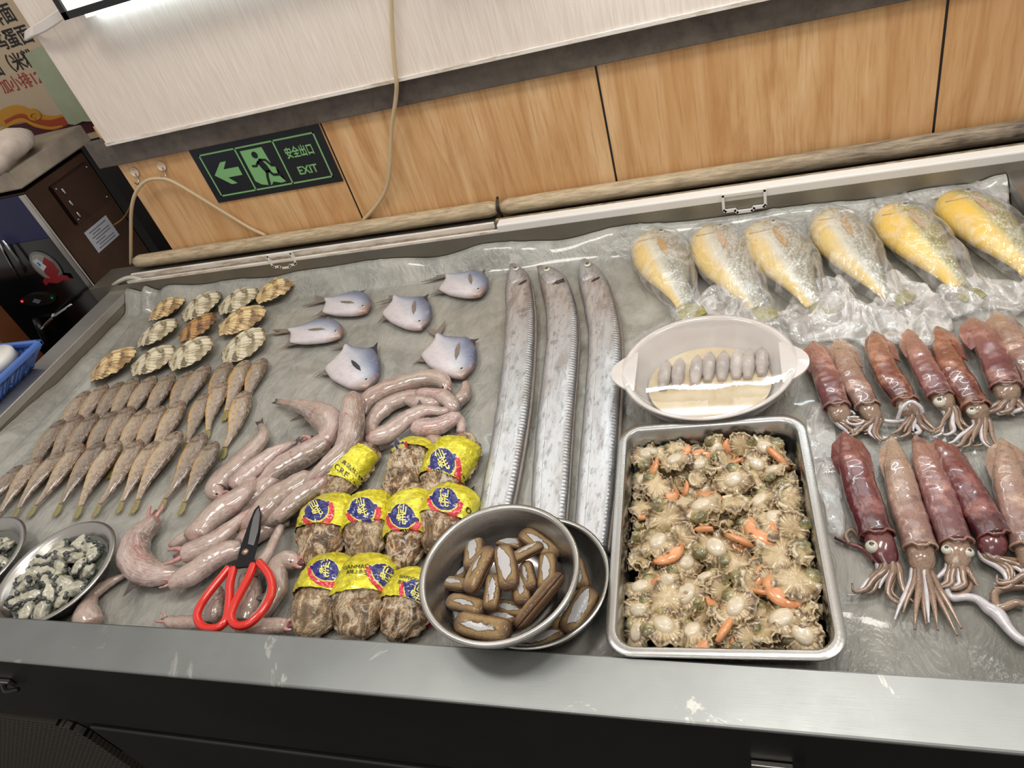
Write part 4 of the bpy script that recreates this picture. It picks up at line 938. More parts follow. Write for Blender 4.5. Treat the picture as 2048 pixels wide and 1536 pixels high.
for i, (h_, t_, k, lab) in enumerate((((630, 400), (945, 280), 0, 'scallop in mottled shell at the left end of the back row of shells'), ((930, 410), (1265, 235), 1, 'scallop in shell, second from the left in the back row of shells'),
        ((1250, 350), (1590, 190), 1, 'pale scallop in shell, third from the left in the back row of shells'), ((1590, 270), (1930, 90), 0, 'big banded scallop in shell at the right end of the back row'),
        ((530, 640), (880, 480), 1, 'scallop in shell at the left of the second row, under the first shells'), ((900, 600), (1235, 430), 2, 'reddish brown scallop in shell in the middle of the second row'),
        ((1260, 540), (1650, 370), 0, 'striped scallop in shell at the right of the second row'), ((120, 940), (520, 750), 0, 'scallop with strong brown bands, the shell nearest the left corner'),
        ((480, 900), (850, 710), 1, 'whitish scallop with a dark patch, second shell of the front row'), ((820, 850), (1195, 640), 1, 'grey brown scallop, third shell of the front row'),
        ((1280, 760), (1670, 580), 1, 'pale cream scallop in shell, right end of the front row of shells'))):
    a, b = P(*z5(h_), .014), P(*z5(t_), .014); d = b - a; L = np.linalg.norm(d[:2]); c = (a + b) / 2
    o = place(ST, su, k, (c[0], c[1], .003 + .002 * (i % 2)), math.atan2(d[1], d[0]), min(L / .098, 1.3), rng.uniform(-.06, .06), rng.uniform(-.12, .02)); tag(o, lab, 'scallop', 'scallops in the shell')

# ---- soft pink fish ----
def skin_bom():
    g = G('soft pink fish skin'); u, v = g.uv(); n1 = g.noise(16, None, 4, .6); n2 = g.noise(55, None, 4, .6)
    c = g.ramp(g.m_('ADD', v, g.m_('MULTIPLY', g.m_('SUBTRACT', n1, .5), .5)), [(.05, lin(192, 170, 166)), (.4, lin(188, 166, 158)), (.7, lin(156, 138, 126)), (.95, lin(112, 100, 92))])
    c = g.mix(g.ramp(n1, [(.52, 0.), (.66, .6)]), c, lin(186, 124, 122)); c = g.mix(g.ramp(g.noise(26, None, 5, .65), [(.50, 0.), (.62, .5)]), c, lin(140, 122, 114))
    st = g.noise(5, g.co('UV', (3., 7, 1)), 5, .62, .8); c = g.mix(g.ramp(st, [(.50, 0.), (.60, .55)]), c, lin(210, 194, 190)); c = g.mix(g.ramp(st, [(.38, .65), (.47, 0.)]), c, lin(134, 108, 100))
    c = g.mix(g.ramp(n2, [(.60, 0.), (.72, .45)]), c, lin(222, 206, 204))
    c = g.mix(g.ramp(g.noise(70, None, 3), [(.64, 0.), (.72, .6)]), c, lin(150, 66, 66))
    c = g.mix(g.ramp(u, [(.90, 0.), (1., .75)]), c, lin(70, 62, 58))
    c = g.mix(g.ramp(u, [(.0, .45), (.10, 0.)]), c, lin(170, 92, 92))
    c = g.mix(g.m_('MULTIPLY', g.rnd(), .5), c, lin(158, 142, 126))
    return g.bsdf(c, .24, 0, g.bump(g.m_('ADD', n2, n1), .3, .0020), .8, .07, sss=.08)
SK_BOM = skin_bom(); GUM = plain('raw pink gum', (182, 132, 126), .25, coat=1, var=.3, vs=120); GUTR = plain('dark red mouth', (104, 56, 58), .2, coat=1, var=.35, vs=150); TAILK = plain('blackish tail', (66, 58, 56), .35, coat=.6, var=.3, vs=150)
# (points head first, widths, base layer, open mouth, label)
bom = [
 ([(614, 885), (648, 882), (660, 853), (644, 832), (614, 817), (586, 808), (557, 804)], [14, 22, 27, 23, 14, 8, 5], 1, 1, 'pink fish bent into a hook at the top of the heap, dark tail tip left'),
 ([(447, 992), (430, 985), (440, 965), (467, 938), (505, 900), (525, 872), (521, 849)], [10, 17, 20, 20, 15, 8, 6], 1, 1, 'pink fish with a dark raised tail beside the small croakers'),
 ([(463, 976), (493, 950), (531, 918), (560, 898), (592, 884)], [17, 18, 16, 10, 5], 2, 0, 'slim tan fish lying against the one with the raised tail'),
 ([(705, 786), (705, 827), (703, 862), (690, 897), (650, 940), (600, 980)], [14, 22, 24, 24, 20, 12], 3, 0, 'fish with a red head pointing straight up in the middle of the heap'),
 ([(662, 880), (607, 912), (561, 938), (512, 984)], [18, 25, 23, 10], 1, 0, 'broad fish lying under the hooked one'),
 ([(628, 948), (588, 975), (546, 1006), (520, 1032), (478, 1062)], [16, 24, 27, 24, 12], 2, 0, 'widest pale fish across the middle of the heap'),
 ([(660, 935), (640, 966), (591, 1003), (561, 1030), (525, 1052)], [14, 20, 19, 14, 6], 2, 0, 'dark streaked fish next to the leftmost wrapped oyster'),
 ([(386, 1084), (398, 1066), (437, 1027), (486, 989), (508, 953)], [16, 23, 23, 16, 6], 3, 0, 'fish with a bright pink head end, above the open-mouthed tan one'),
 ([(362, 1110), (380, 1104), (415, 1090), (458, 1058), (511, 1012)], [15, 20, 19, 13, 4], 3, 2, 'tan fish with a wide open dark mouth'),
 ([(309, 1032), (300, 1050), (274, 1080), (268, 1115), (297, 1144), (345, 1146), (389, 1133)], [13, 18, 25, 27, 26, 19, 5], 1, 2, 'fat pale fish curled into a C at the left of the heap'),
 ([(338, 1168), (355, 1163), (393, 1142), (436, 1113), (485, 1096)], [8, 18, 23, 22, 18], 2, 2, 'pale fish with torn jaw hanging left, beside the scissors'),
 ([(180, 1262), (172, 1236), (175, 1208), (186, 1188), (221, 1164), (258, 1146)], [26, 24, 18, 14, 9, 4], 0, 0, 'pale fish with a thin tail beside the oyster meat bowl'),
 ([(329, 1240), (350, 1246), (385, 1246), (420, 1244)], [8, 12, 15, 15], 0, 2, 'fish head lying against the front lip left of the scissors'),
 ([(600, 1126), (568, 1122), (553, 1142), (556, 1175), (530, 1220), (490, 1256)], [14, 18, 19, 20, 18, 10], 1, 1, 'smooth pink fish curving along the right handle of the scissors'),
 ([(512, 1135), (500, 1160), (498, 1200), (486, 1245)], [12, 20, 24, 22], 0, 0, 'broad pale fish seen through the right scissor handle'),
 ([(505, 1150), (518, 1132), (539, 1100), (556, 1066), (561, 1052)], [16, 14, 8, 7, 5], 2, 0, 'fish with a forked black tail right of the scissor blades'),
 ([(578, 1252), (548, 1252), (515, 1256), (480, 1262)], [13, 16, 18, 14], 1, 1, 'fish with pink gaping jaws at the front lip beside the oysters'),
 ([(425, 1172), (432, 1195), (428, 1222), (420, 1245)], [9, 17, 18, 14], 1, 0, 'reddish fish piece seen through the left scissor handle'),
 ([(893, 782), (886, 764), (862, 757), (824, 765), (772, 781), (736, 803), (727, 832)], [9, 15, 19, 19, 21, 18, 8], 1, 1, 'fish arching below the largest pomfret'),
 ([(931, 762), (930, 784), (918, 803), (893, 812)], [7, 12, 14, 9], 0, 0, 'short pale fish standing at the right end of the heap'),
 ([(832, 784), (861, 787), (887, 793), (906, 812), (905, 830)], [8, 13, 15, 14, 8], 2, 0, 'cream bent fish on top at the right end of the heap'),
 ([(733, 878), (772, 868), (811, 840), (850, 822), (885, 822), (912, 817)], [13, 20, 18, 14, 9, 3], 2, 0, 'long tan fish pointing right with a black tail tip'),
 ([(826, 850), (850, 855), (877, 852), (903, 838), (914, 822)], [15, 21, 21, 16, 7], 1, 0, 'plump pale fish under the long tan one'),
 ([(812, 799), (845, 806), (872, 806), (890, 806)], [9, 16, 15, 8], 1, 0, 'short whitish fish between the arching and the cream one'),
 ([(740, 875), (744, 843), (775, 812), (815, 795), (842, 786)], [10, 15, 18, 16, 10], 0, 0, 'fish with red streaks under the arching one'),
 ([(922, 868), (921, 848), (914, 826)], [10, 9, 5], 0, 0, 'narrow tail end pointing down at the oysters'),
 ([(846, 860), (862, 868), (878, 892)], [8, 14, 15], 0, 1, 'small fish head with raised jaw above the wrapped oysters'),
 ([(338, 1092), (365, 1078), (400, 1050), (450, 1008)], [6, 11, 13, 6], 0, 0, 'thin fish at the back left edge of the heap'),
 ([(452, 1050), (480, 1020), (540, 960), (600, 925)], [14, 22, 20, 12], 0, 0, 'fish at the bottom of the heap, seen between the wide ones'),
 ([(470, 1100), (500, 1075), (550, 1048), (580, 1045)], [16, 22, 16, 8], 0, 0, 'pale fish under the scissor blades'),
 ([(790, 870), (760, 890), (720, 900), (690, 925)], [8, 12, 14, 12], 0, 0, 'grey pink fish just behind the leftmost wrapped oyster'),
]
for i, (pp, ws, lay, mo, lab) in enumerate(bom):
    zb = .010 + lay * .009
    ts = np.concatenate([[0], np.cumsum([math.dist(pp[k], pp[k + 1]) for k in range(len(pp) - 1)])]); ts /= ts[-1]
    wm = [w * psc(*p) * .92 for w, p in zip(ws, pp)]
    zz = [max(zb, .0035 + wm[k] * .62) if (0 < k) else zb for k in range(len(pp))]; zz[-1] = max(zz[-1] * .7, .006)
    path = px_path(pp, zz); w = prof(list(zip(ts, wm)))
    root = empty('soft_fish', (path[0][0], path[0][1], 0), lab, 'fish', 'heap of soft pink fish')
    W0 = lambda t: w(t) * (min(1, .45 + t * 9) if t < .06 else 1)
    v, f, u = loft(path, W0, W0, lambda t: W0(t) * .80, lambda t: min(W0(t) * .7, .016), 54, 20, .95, disp=lambda t, a, q: .0022 * fr(q[0] * 26, q[1] * 26, q[2] * 26 + i) + .0005 * fn(q[0] * 160, q[1] * 160))
    keep(mesh('body', v, f, SK_BOM, None, u), root)
    a = path[0]; d = path[1] - path[0]; d[2] = 0; d /= np.linalg.norm(d); n_ = np.array([-d[1], d[0], 0]); k = wm[0]
    if mo:
        s = 1.5 if mo == 2 else 1.
        for sg_, nm in ((1, 'upper_jaw'), (-1, 'lower_jaw')):
            keep(tube(nm, [a + d * k * .5 + n_ * sg_ * k * .45 + [0, 0, .002], a - d * k * .4 * s + n_ * sg_ * k * (.62 + .2 * s) + [0, 0, .004], a - d * k * 1.0 * s + n_ * sg_ * k * (.35 + .42 * s) + [0, 0, .001 + .003 * s]], k * .36, GUM, None, 18, 9, r1=k * .16), root)
        v, f, u = loft([a + d * k * .8, a - d * k * .1, a - d * k * .8], prof([(0, k * .6), (.6, k * .5), (1, k * .2)]), prof([(0, k * .6), (.6, k * .5), (1, k * .2)]), lambda t: k * .35, lambda t: k * .3, 12, 12)
        keep(mesh('mouth', v, f, GUTR, None, u), root)
    if ws[-1] <= 8:
        e = path[-1]; dd = path[-1] - path[-2]; dd[2] = 0; dd /= np.linalg.norm(dd); n2 = np.array([-dd[1], dd[0], 0]); q = max(wm[-1], .003)
        keep(fin('tail_fin', [e + n2 * q * .8 - dd * q, e + dd * q * 2.4 + n2 * q * 1.3, e + dd * q * 1.6, e + dd * q * 2.6 - n2 * q * 1.1, e - n2 * q * .8 - dd * q], .0018, TAILK, None), root)
    if i in (0, 5, 9, 13, 21):
        m_ = cr(path, 21)[11]; t_ = cr(path, 21)[12] - m_; t_ /= np.linalg.norm(t_); n2 = np.array([-t_[1], t_[0], 0]) * (-1 if i in (9, 13) else 1); q = w(.55)
        keep(fin('side_fin', [m_ + n2 * q * .7, m_ + n2 * q * 1.9 + t_ * q * 1.1 + [0, 0, .004], m_ + n2 * q * .8 + t_ * q * 1.1], .0012, TAILK, None), root)
    if mo or i in (7, 3):
        q = path[0] + d * k * .9 + n_ * k * .4
        keep(ball('eye', (q[0], q[1], q[2] + k * .62), .0022, EYEB, None, n=8), root)

# ---- scissors ----
def z6(q, z=.044): return P(q[0] / 4.655 + 200, q[1] / 4.655 + 1000, z)
REDH = plain('red vinyl grip', (206, 36, 26), .22, coat=.6); BLD = plain('blackened steel', (42, 42, 46), .32, .7); EDG = m_steel('ground blade edge', (168, 170, 172), .28)
sc_ = empty('scissors', tuple(z6((1340, 480), .044)), 'closed scissors with red looped handles and dark blades, on the pink fish', 'scissors')
keep(tube('handle', [z6(q) for q in ((1205, 628), (1110, 745), (1010, 870), (935, 985), (905, 1080), (935, 1160), (1000, 1195), (1080, 1192), (1150, 1150), (1190, 1060), (1205, 920), (1212, 780), (1245, 635))], .0058, REDH, None, 90, 12), sc_)
keep(tube('handle', [z6(q) for q in ((1432, 600), (1385, 720), (1310, 860), (1245, 990), (1222, 1080), (1245, 1150), (1310, 1172), (1400, 1142), (1500, 1050), (1580, 920), (1603, 800), (1570, 690), (1482, 578))], .0058, REDH, None, 90, 12), sc_)
def plate2(name, pts, z, th, mat, bev=.0006):
    bm = bmesh.new(); a = [bm.verts.new(p + np.array([0, 0, th / 2])) for p in (z6(q, z) for q in pts)]; b = [bm.verts.new(p - np.array([0, 0, th / 2])) for p in (z6(q, z) for q in pts)]; k = len(pts)
    bm.faces.new(a); bm.faces.new(b[::-1])
    for i in range(k): bm.faces.new((a[i], b[i], b[(i + 1) % k], a[(i + 1) % k]))
    if bev: bmesh.ops.bevel(bm, geom=bm.edges[:], offset=bev, segments=1, affect='EDGES')
    return keep(bmo(name, bm, mat), sc_)
plate2('blade', [(1484, 52), (1502, 140), (1488, 290), (1458, 430), (1428, 545), (1475, 590), (1415, 620), (1290, 635), (1210, 630), (1285, 575), (1300, 480), (1340, 370), (1400, 200), (1440, 100)], .0455, .004, BLD)
plate2('blade_edge', [(1478, 72), (1490, 130), (1474, 280), (1430, 425), (1378, 412), (1398, 300), (1430, 160), (1455, 100)], .0482, .0012, EDG, .0002)
c = z6((1352, 482), .0478); keep(lathe('pivot_screw', [(0, .0032), (.0035, .0028), (.0052, .0008), (.0056, -.0005)], plain('worn screw', (160, 140, 124), .3, .9), None, 24, c=tuple(c)), sc_)
for q0, q1 in (((1240, 640), (1262, 612)), ((1432, 606), (1424, 585)), ((1205, 628), (1235, 618)), ((1482, 578), (1462, 588))):
    keep(tube('tang', [z6(q0, .045), z6(q1, .0455)], .0036, BLD, None, 4, 8), sc_)

# ---- wrapped oysters ----
def m_oyster():
    g = G('rough oyster shell'); u, v = g.uv(); n0 = g.noise(20, g.co('Object', (1.6, .8, 1)), 6, .65, 2.5); n1 = g.noise(70, None, 5, .7, 1.)
    c = g.ramp(n0, [(.30, lin(46, 34, 26)), (.42, lin(92, 64, 40)), (.49, lin(162, 120, 74)), (.54, lin(220, 206, 178)), (.60, lin(134, 94, 56)), (.7, lin(206, 184, 146))])
    c = g.mix(g.ramp(n1, [(.54, 0.), (.64, .8)]), c, lin(220, 212, 196)); c = g.mix(g.ramp(n1, [(.34, .9), (.44, 0.)]), c, lin(48, 38, 32))
    c = g.mix(g.m_('MULTIPLY', g.rnd(), .3), c, lin(176, 160, 130))
    return g.bsdf(c, .42, 0, g.bump(g.m_('ADD', n0, g.m_('MULTIPLY', n1, .6)), .9, .008), .4, .15)
OYS = m_oyster()
def m_foil():
    g = G('yellow foil band'); n1 = g.noise(60, None, 4, .6, 2.); n2 = g.vor(38, None, 'F1', 'Distance')
    c = g.ramp(n1, [(.35, lin(196, 184, 20)), (.65, lin(240, 232, 66))])
    return g.bsdf(c, .24, .35, g.bump(g.m_('ADD', n1, n2), .8, .003), .6, .08)
FOIL = m_foil(); NAVY = plain('navy print', (24, 28, 110), .25, coat=.7); REDP = plain('red print', (206, 28, 56), .25, coat=.7); YELP = plain('pale yellow print', (232, 226, 120), .3, coat=.5); DKP = plain('dark print', (42, 40, 20), .35, coat=.4)
# top of shell, bottom, half width px, height, band t0,t1, logo centre px, logo angle (deg), text
oys = [
 ((738, 886), (652, 1002), 40, .040, .20, .66, None, 0, 'wrapped oyster at the back left, band turned to its lettered side'),
 ((838, 880), (780, 990), 40, .040, .02, .22, (785, 905), 35, 'wrapped oyster at the back middle, mostly bare shell with the band at its top'),
 ((935, 872), (862, 1000), 46, .042, .20, .66, (887, 928), 22, 'wrapped oyster at the back right, 0-4 printed beside its emblem'),
 ((668, 992), (618, 1128), 50, .042, .08, .52, (637, 1026), 28, 'wrapped oyster at the left of the middle row'),
 ((745, 982), (728, 1118), 43, .040, .16, .54, (727, 1022), 14, 'wrapped oyster, second from the left in the middle row'),
 ((822, 968), (800, 1140), 42, .042, .26, .62, (808, 1038), -8, 'wrapped oyster, third in the middle row, with a long bare top'),
 ((925, 975), (862, 1104), 54, .044, .12, .52, (893, 1006), -4, 'wrapped oyster at the right of the middle row, beside the steel bowl'),
 ((672, 1112), (604, 1276), 50, .044, .06, .48, (656, 1146), -6, 'wrapped oyster at the left of the front row'),
 ((752, 1112), (708, 1276), 58, .046, .10, .52, (775, 1152), -14, 'widest wrapped oyster, in the middle of the front row'),
 ((838, 1140), (782, 1278), 50, .042, .08, .50, (838, 1190), -30, 'wrapped oyster at the right of the front row, touching the bowl')]
def project(root, name, pts2, faces, C, ux, uy, bvh, lift, mat):
    V = []
    for (x, y) in pts2:
        q = C + ux * x + uy * y; hit = bvh.ray_cast(Vector((q[0], q[1], .2)), Vector((0, 0, -1)))[0]
        V.append((q[0], q[1], (hit.z if hit else .004) + lift))
    return keep(mesh(name, V, faces, mat, None, smooth=True), root)
def gridshape(f, x0, x1, y0, y1, n=26):
    """fine grid cells whose centre is inside f"""
    xs_ = np.linspace(x0, x1, n + 1); ys_ = np.linspace(y0, y1, n + 1); V = {}; pts = []; Fc = []
    def vi(i, j):
        if (i, j) not in V: V[(i, j)] = len(pts); pts.append((xs_[i], ys_[j]))
        return V[(i, j)]
    for i in range(n):
        for j in range(n):
            if f((xs_[i] + xs_[i + 1]) / 2, (ys_[j] + ys_[j + 1]) / 2): Fc.append((vi(i, j), vi(i + 1, j), vi(i + 1, j + 1), vi(i, j + 1)))
    return pts, Fc
for i, (t_, b_, hw, hh, b0, b1, lg, ang, lab) in enumerate(oys):
    A, B = P(*t_, .018), P(*b_, .018); s0 = psc((t_[0] + b_[0]) / 2, (t_[1] + b_[1]) / 2); W = hw * s0 * .93
    root = empty('wrapped_oyster', (A[0], A[1], 0), lab, 'oyster', 'oysters in yellow foil bands')
    mid = (A + B) / 2 + np.array([.004 * (1 if i % 2 else -1), 0, 0]); path = [A, mid, B]
    w = prof([(0, .30), (.05, .60), (.18, .90), (.42, 1.0), (.66, .92), (.86, .66), (.96, .38), (1, .2)]); h = prof([(0, .25), (.1, .6), (.35, 1.), (.65, .9), (.9, .45), (1, .2)])
    def dsp(t, a, q, i=i, rough=1.):
        x, y, z = q[0] * 32 + i * 7, q[1] * 32, q[2] * 32
        fl = .5 - abs(((t * 6 + .8 * fn(x * .5, y * .5, z)) % 1) - .5)
        return (.0058 * fr(x * 1.2, y * 1.2, z) + .0062 * (fl - .25) * (1 if math.sin(a) > 0 else .4)) * rough
    bot = lambda t: .0165 * (h(t) * .4 + .6)
    v, f, u = loft(path, lambda t: w(t) * W * 1.04, lambda t: w(t) * W * .98, lambda t: h(t) * (hh - .016), bot, 56, 34, .9, disp=dsp)
    V = np.array(v); V[:, 2] = np.maximum(V[:, 2], .0015); keep(mesh('upper_shell', V, f, OYS, None, u), root)
    # frilled lower shell rim
    v, f, u = loft(path, lambda t: w(t) * W * 1.14, lambda t: w(t) * W * 1.08, lambda t: .0035, lambda t: .004, 56, 40, .8, disp=lambda t, a, q: .0045 * fn(q[0] * 130 + i, q[1] * 130) + .002 * fn(q[0] * 320, q[1] * 320), off=.001)
    V = np.array(v); V[:, 2] -= .006; V[:, 2] = np.maximum(V[:, 2] + .002 * np.array([fn(q[0] * 90, q[1] * 90, 4) for q in V]), .0012); keep(mesh('lower_shell', V, f, OYS, None, u), root)
    tilt = math.radians(ang)
    v, f, u = loft(path, lambda t: w(t) * W * 1.05, lambda t: w(t) * W * 1.01, lambda t: h(t) * (hh - .016), bot, 30, 40, .9,
                   disp=lambda t, a, q: dsp(t, a, q, rough=.35) + .0012 * fn(q[0] * 150, q[1] * 150, i) + .0008 * math.sin(a * 23 + t * 30), t0=max(b0 - .04, .01), t1=b1 + .07, off=.0036)
    V = np.array(v); V[:, 2] = np.maximum(V[:, 2], .001)
    n_, m_ = 30, 40; f = f[:-2]
    bo = keep(mesh('foil_band', V, f, FOIL, None, u), root)
    bvh = BVHTree.FromPolygons([tuple(q) for q in V], f)
    ux = P(t_[0] + 50, t_[1] , .03) - P(t_[0], t_[1], .03)
    def basis(px, py, deg, sc_=1.):
        e = .001; r0 = math.radians(deg); c0 = P(px, py, .038); X_ = P(px + 20 * math.cos(r0), py - 20 * math.sin(r0), .038) - c0; Y_ = P(px - 20 * math.sin(r0), py - 20 * math.cos(r0), .038) - c0
        return c0, X_ / 20 * sc_, Y_ / 20 * sc_
    if lg:
        C0, X_, Y_ = basis(*lg, ang, .88)
        k = 30
        rim = gridshape(lambda x, y: (x / 30) ** 2 + ((y) / 27) ** 2 < 1 or (abs(x) < 37 and -8 < y < 6 and abs(x) > 22), -38, 38, -28, 28, 44)
        project(root, 'emblem_edge', *rim, C0, X_, Y_, bvh, .0005, YELP)
        nv = gridshape(lambda x, y: (x / 28) ** 2 + (y / 25) ** 2 < 1 or (abs(x) < 35 and -6 < y < 4 and abs(x) > 22), -36, 36, -26, 26, 44)
        project(root, 'emblem', *nv, C0, X_, Y_, bvh, .0009, NAVY)
        ra = gridshape(lambda x, y: .72 < (x / 36) ** 2 + ((y - 0) / 34) ** 2 < 1.2 and y < -4 + abs(x) * .05 and y < 0, -42, 42, -40, 4, 44)
        project(root, 'red_scroll', *ra, C0, X_, Y_, bvh, .0012, REDP)
        for ch, cy in (('仙', 10.5), ('蚝', -9.5)):
            tv, tf = text_mesh(ch, 23, .35)
            project(root, 'lettering', [(p[0], p[1] + cy) for p in tv], tf, C0, X_, Y_, bvh, .0017, YELP)
    for body, px, py, dg, sz in {0: [('CREAM', 693, 950, -32, 15), ('真品生蚝', 703, 938, -32, 9)], 2: [('0-4', 925, 946, -14, 17)], 6: [('0-4', 940, 1022, -40, 15)], 8: [('XIANHAO', 718, 1145, 0, 13), ('美味上品生', 722, 1157, 0, 9)], 9: [('SEAFOOD', 822, 1164, -14, 9), ('生蚝美味', 818, 1176, -14, 9)], 3: [('生蚝', 600, 1062, 60, 15)]}.get(i, []):
        C0, X_, Y_ = basis(px, py, dg); tv, tf = text_mesh(body, sz, .12)
        project(root, 'band_lettering', [(p[0], p[1]) for p in tv], tf, C0, X_, Y_, bvh, .0008, DKP)

# ---- squids ----
def skin_sq(name, tip, rear, spot, sp=.45):
    g = G(name); u, v = g.uv(); n0 = g.noise(9, None, 4, .6, .6); n1 = g.noise(34, None, 5, .65); dots = g.vor(420, None, 'F1')
    uu = g.m_('ADD', u, g.m_('MULTIPLY', g.m_('SUBTRACT', n0, .5), .9))
    c = g.ramp(uu, [(.05, lin(*tip)), (.45, lin(*[(a + b) / 2 for a, b in zip(tip, rear)])), (.8, lin(*rear)), (1., lin(*[x * .82 for x in rear]))])
    c = g.mix(g.ramp(n1, [(.52, 0.), (.68, .55)]), c, lin(*[min(255, x * 1.25 + 22) for x in tip]))
    c = g.mix(g.ramp(n1, [(.30, .6), (.42, 0.)]), c, lin(*[x * .6 for x in rear]))
    c = g.mix(g.m_('MULTIPLY', g.ramp(dots, [(.18, 1.), (.34, 0.)]), sp), c, lin(*spot))
    return g.bsdf(c, .24, 0, g.bump(g.m_('ADD', n1, g.m_('MULTIPLY', n0, 2.)), .3, .002), 1., .06)
SQ = {'maroon': skin_sq('maroon squid skin', (126, 80, 72), (88, 30, 38), (50, 16, 24)), 'pink': skin_sq('pinkish squid skin', (156, 118, 104), (118, 72, 74), (80, 40, 46)),
      'tan': skin_sq('tan squid skin', (166, 142, 122), (142, 108, 98), (92, 60, 54), .6), 'rust': skin_sq('rusty squid skin', (150, 108, 86), (104, 50, 42), (66, 30, 28))}
ARM = skin_sq('squid arm skin', (118, 92, 76), (150, 126, 106), (76, 50, 42), .6); PALE = plain('pale sucker side', (196, 192, 196), .2, coat=1, var=.15, vs=120)
def z7(q): return (q[0] / 4.518 + 1600, q[1] / 4.518 + 620)
def z8(q): return (q[0] / 2.953 + 1600, q[1] / 2.953 + 840)
sq = [ # zoom fn, tip, mouth, half width px, head end, arm end, kind, label
 (z7, (112, 285), (330, 880), 31, (400, 1010), (560, 1110), 'pink', 'squid at the left end of the back row, next to the white dish'),
 (z7, (335, 265), (610, 870), 29, (690, 1000), (600, 1170), 'tan', 'second squid of the back row, tan with a white sheen'),
 (z7, (660, 195), (950, 830), 31, (1040, 960), (1060, 1160), 'rust', 'third squid of the back row, a pale arm curled over its head'),
 (z7, (970, 175), (1265, 780), 31, (1370, 900), (1420, 1150), 'pink', 'fourth squid of the back row, with a wide round white eye'),
 (z7, (1235, 150), (1590, 870), 33, (1650, 1000), (1600, 1270), 'rust', 'fifth squid of the back row, long and rusty brown'),
 (z7, (1540, 70), (1860, 700), 38, (1900, 830), (1880, 960), 'pink', 'sixth squid of the back row, broad pink mantle'),
 (z7, (1760, 25), (2160, 640), 38, (2230, 800), (2200, 960), 'tan', 'squid at the right end of the back row, cut by the photo edge'),
 (z8, (255, 75), (455, 680), 40, (530, 860), (480, 1075), 'maroon', 'dark maroon squid at the left of the front row, white rimmed eye'),
 (z8, (540, 100), (710, 755), 38, (725, 900), (760, 1300), 'tan', 'tan squid of the front row with arms spread straight down'),
 (z8, (682, 95), (925, 725), 39, (930, 880), (930, 1020), 'pink', 'brownish speckled squid of the front row with a very long tentacle'),
 (z8, (800, 110), (1150, 690), 40, (1110, 810), (1310, 935), 'maroon', 'wine red squid of the front row, the glossiest and darkest one'),
 (z8, (1190, 110), (1360, 760), 44, (1400, 900), (1330, 1060), 'tan', 'pale broad squid at the right edge of the front row')]
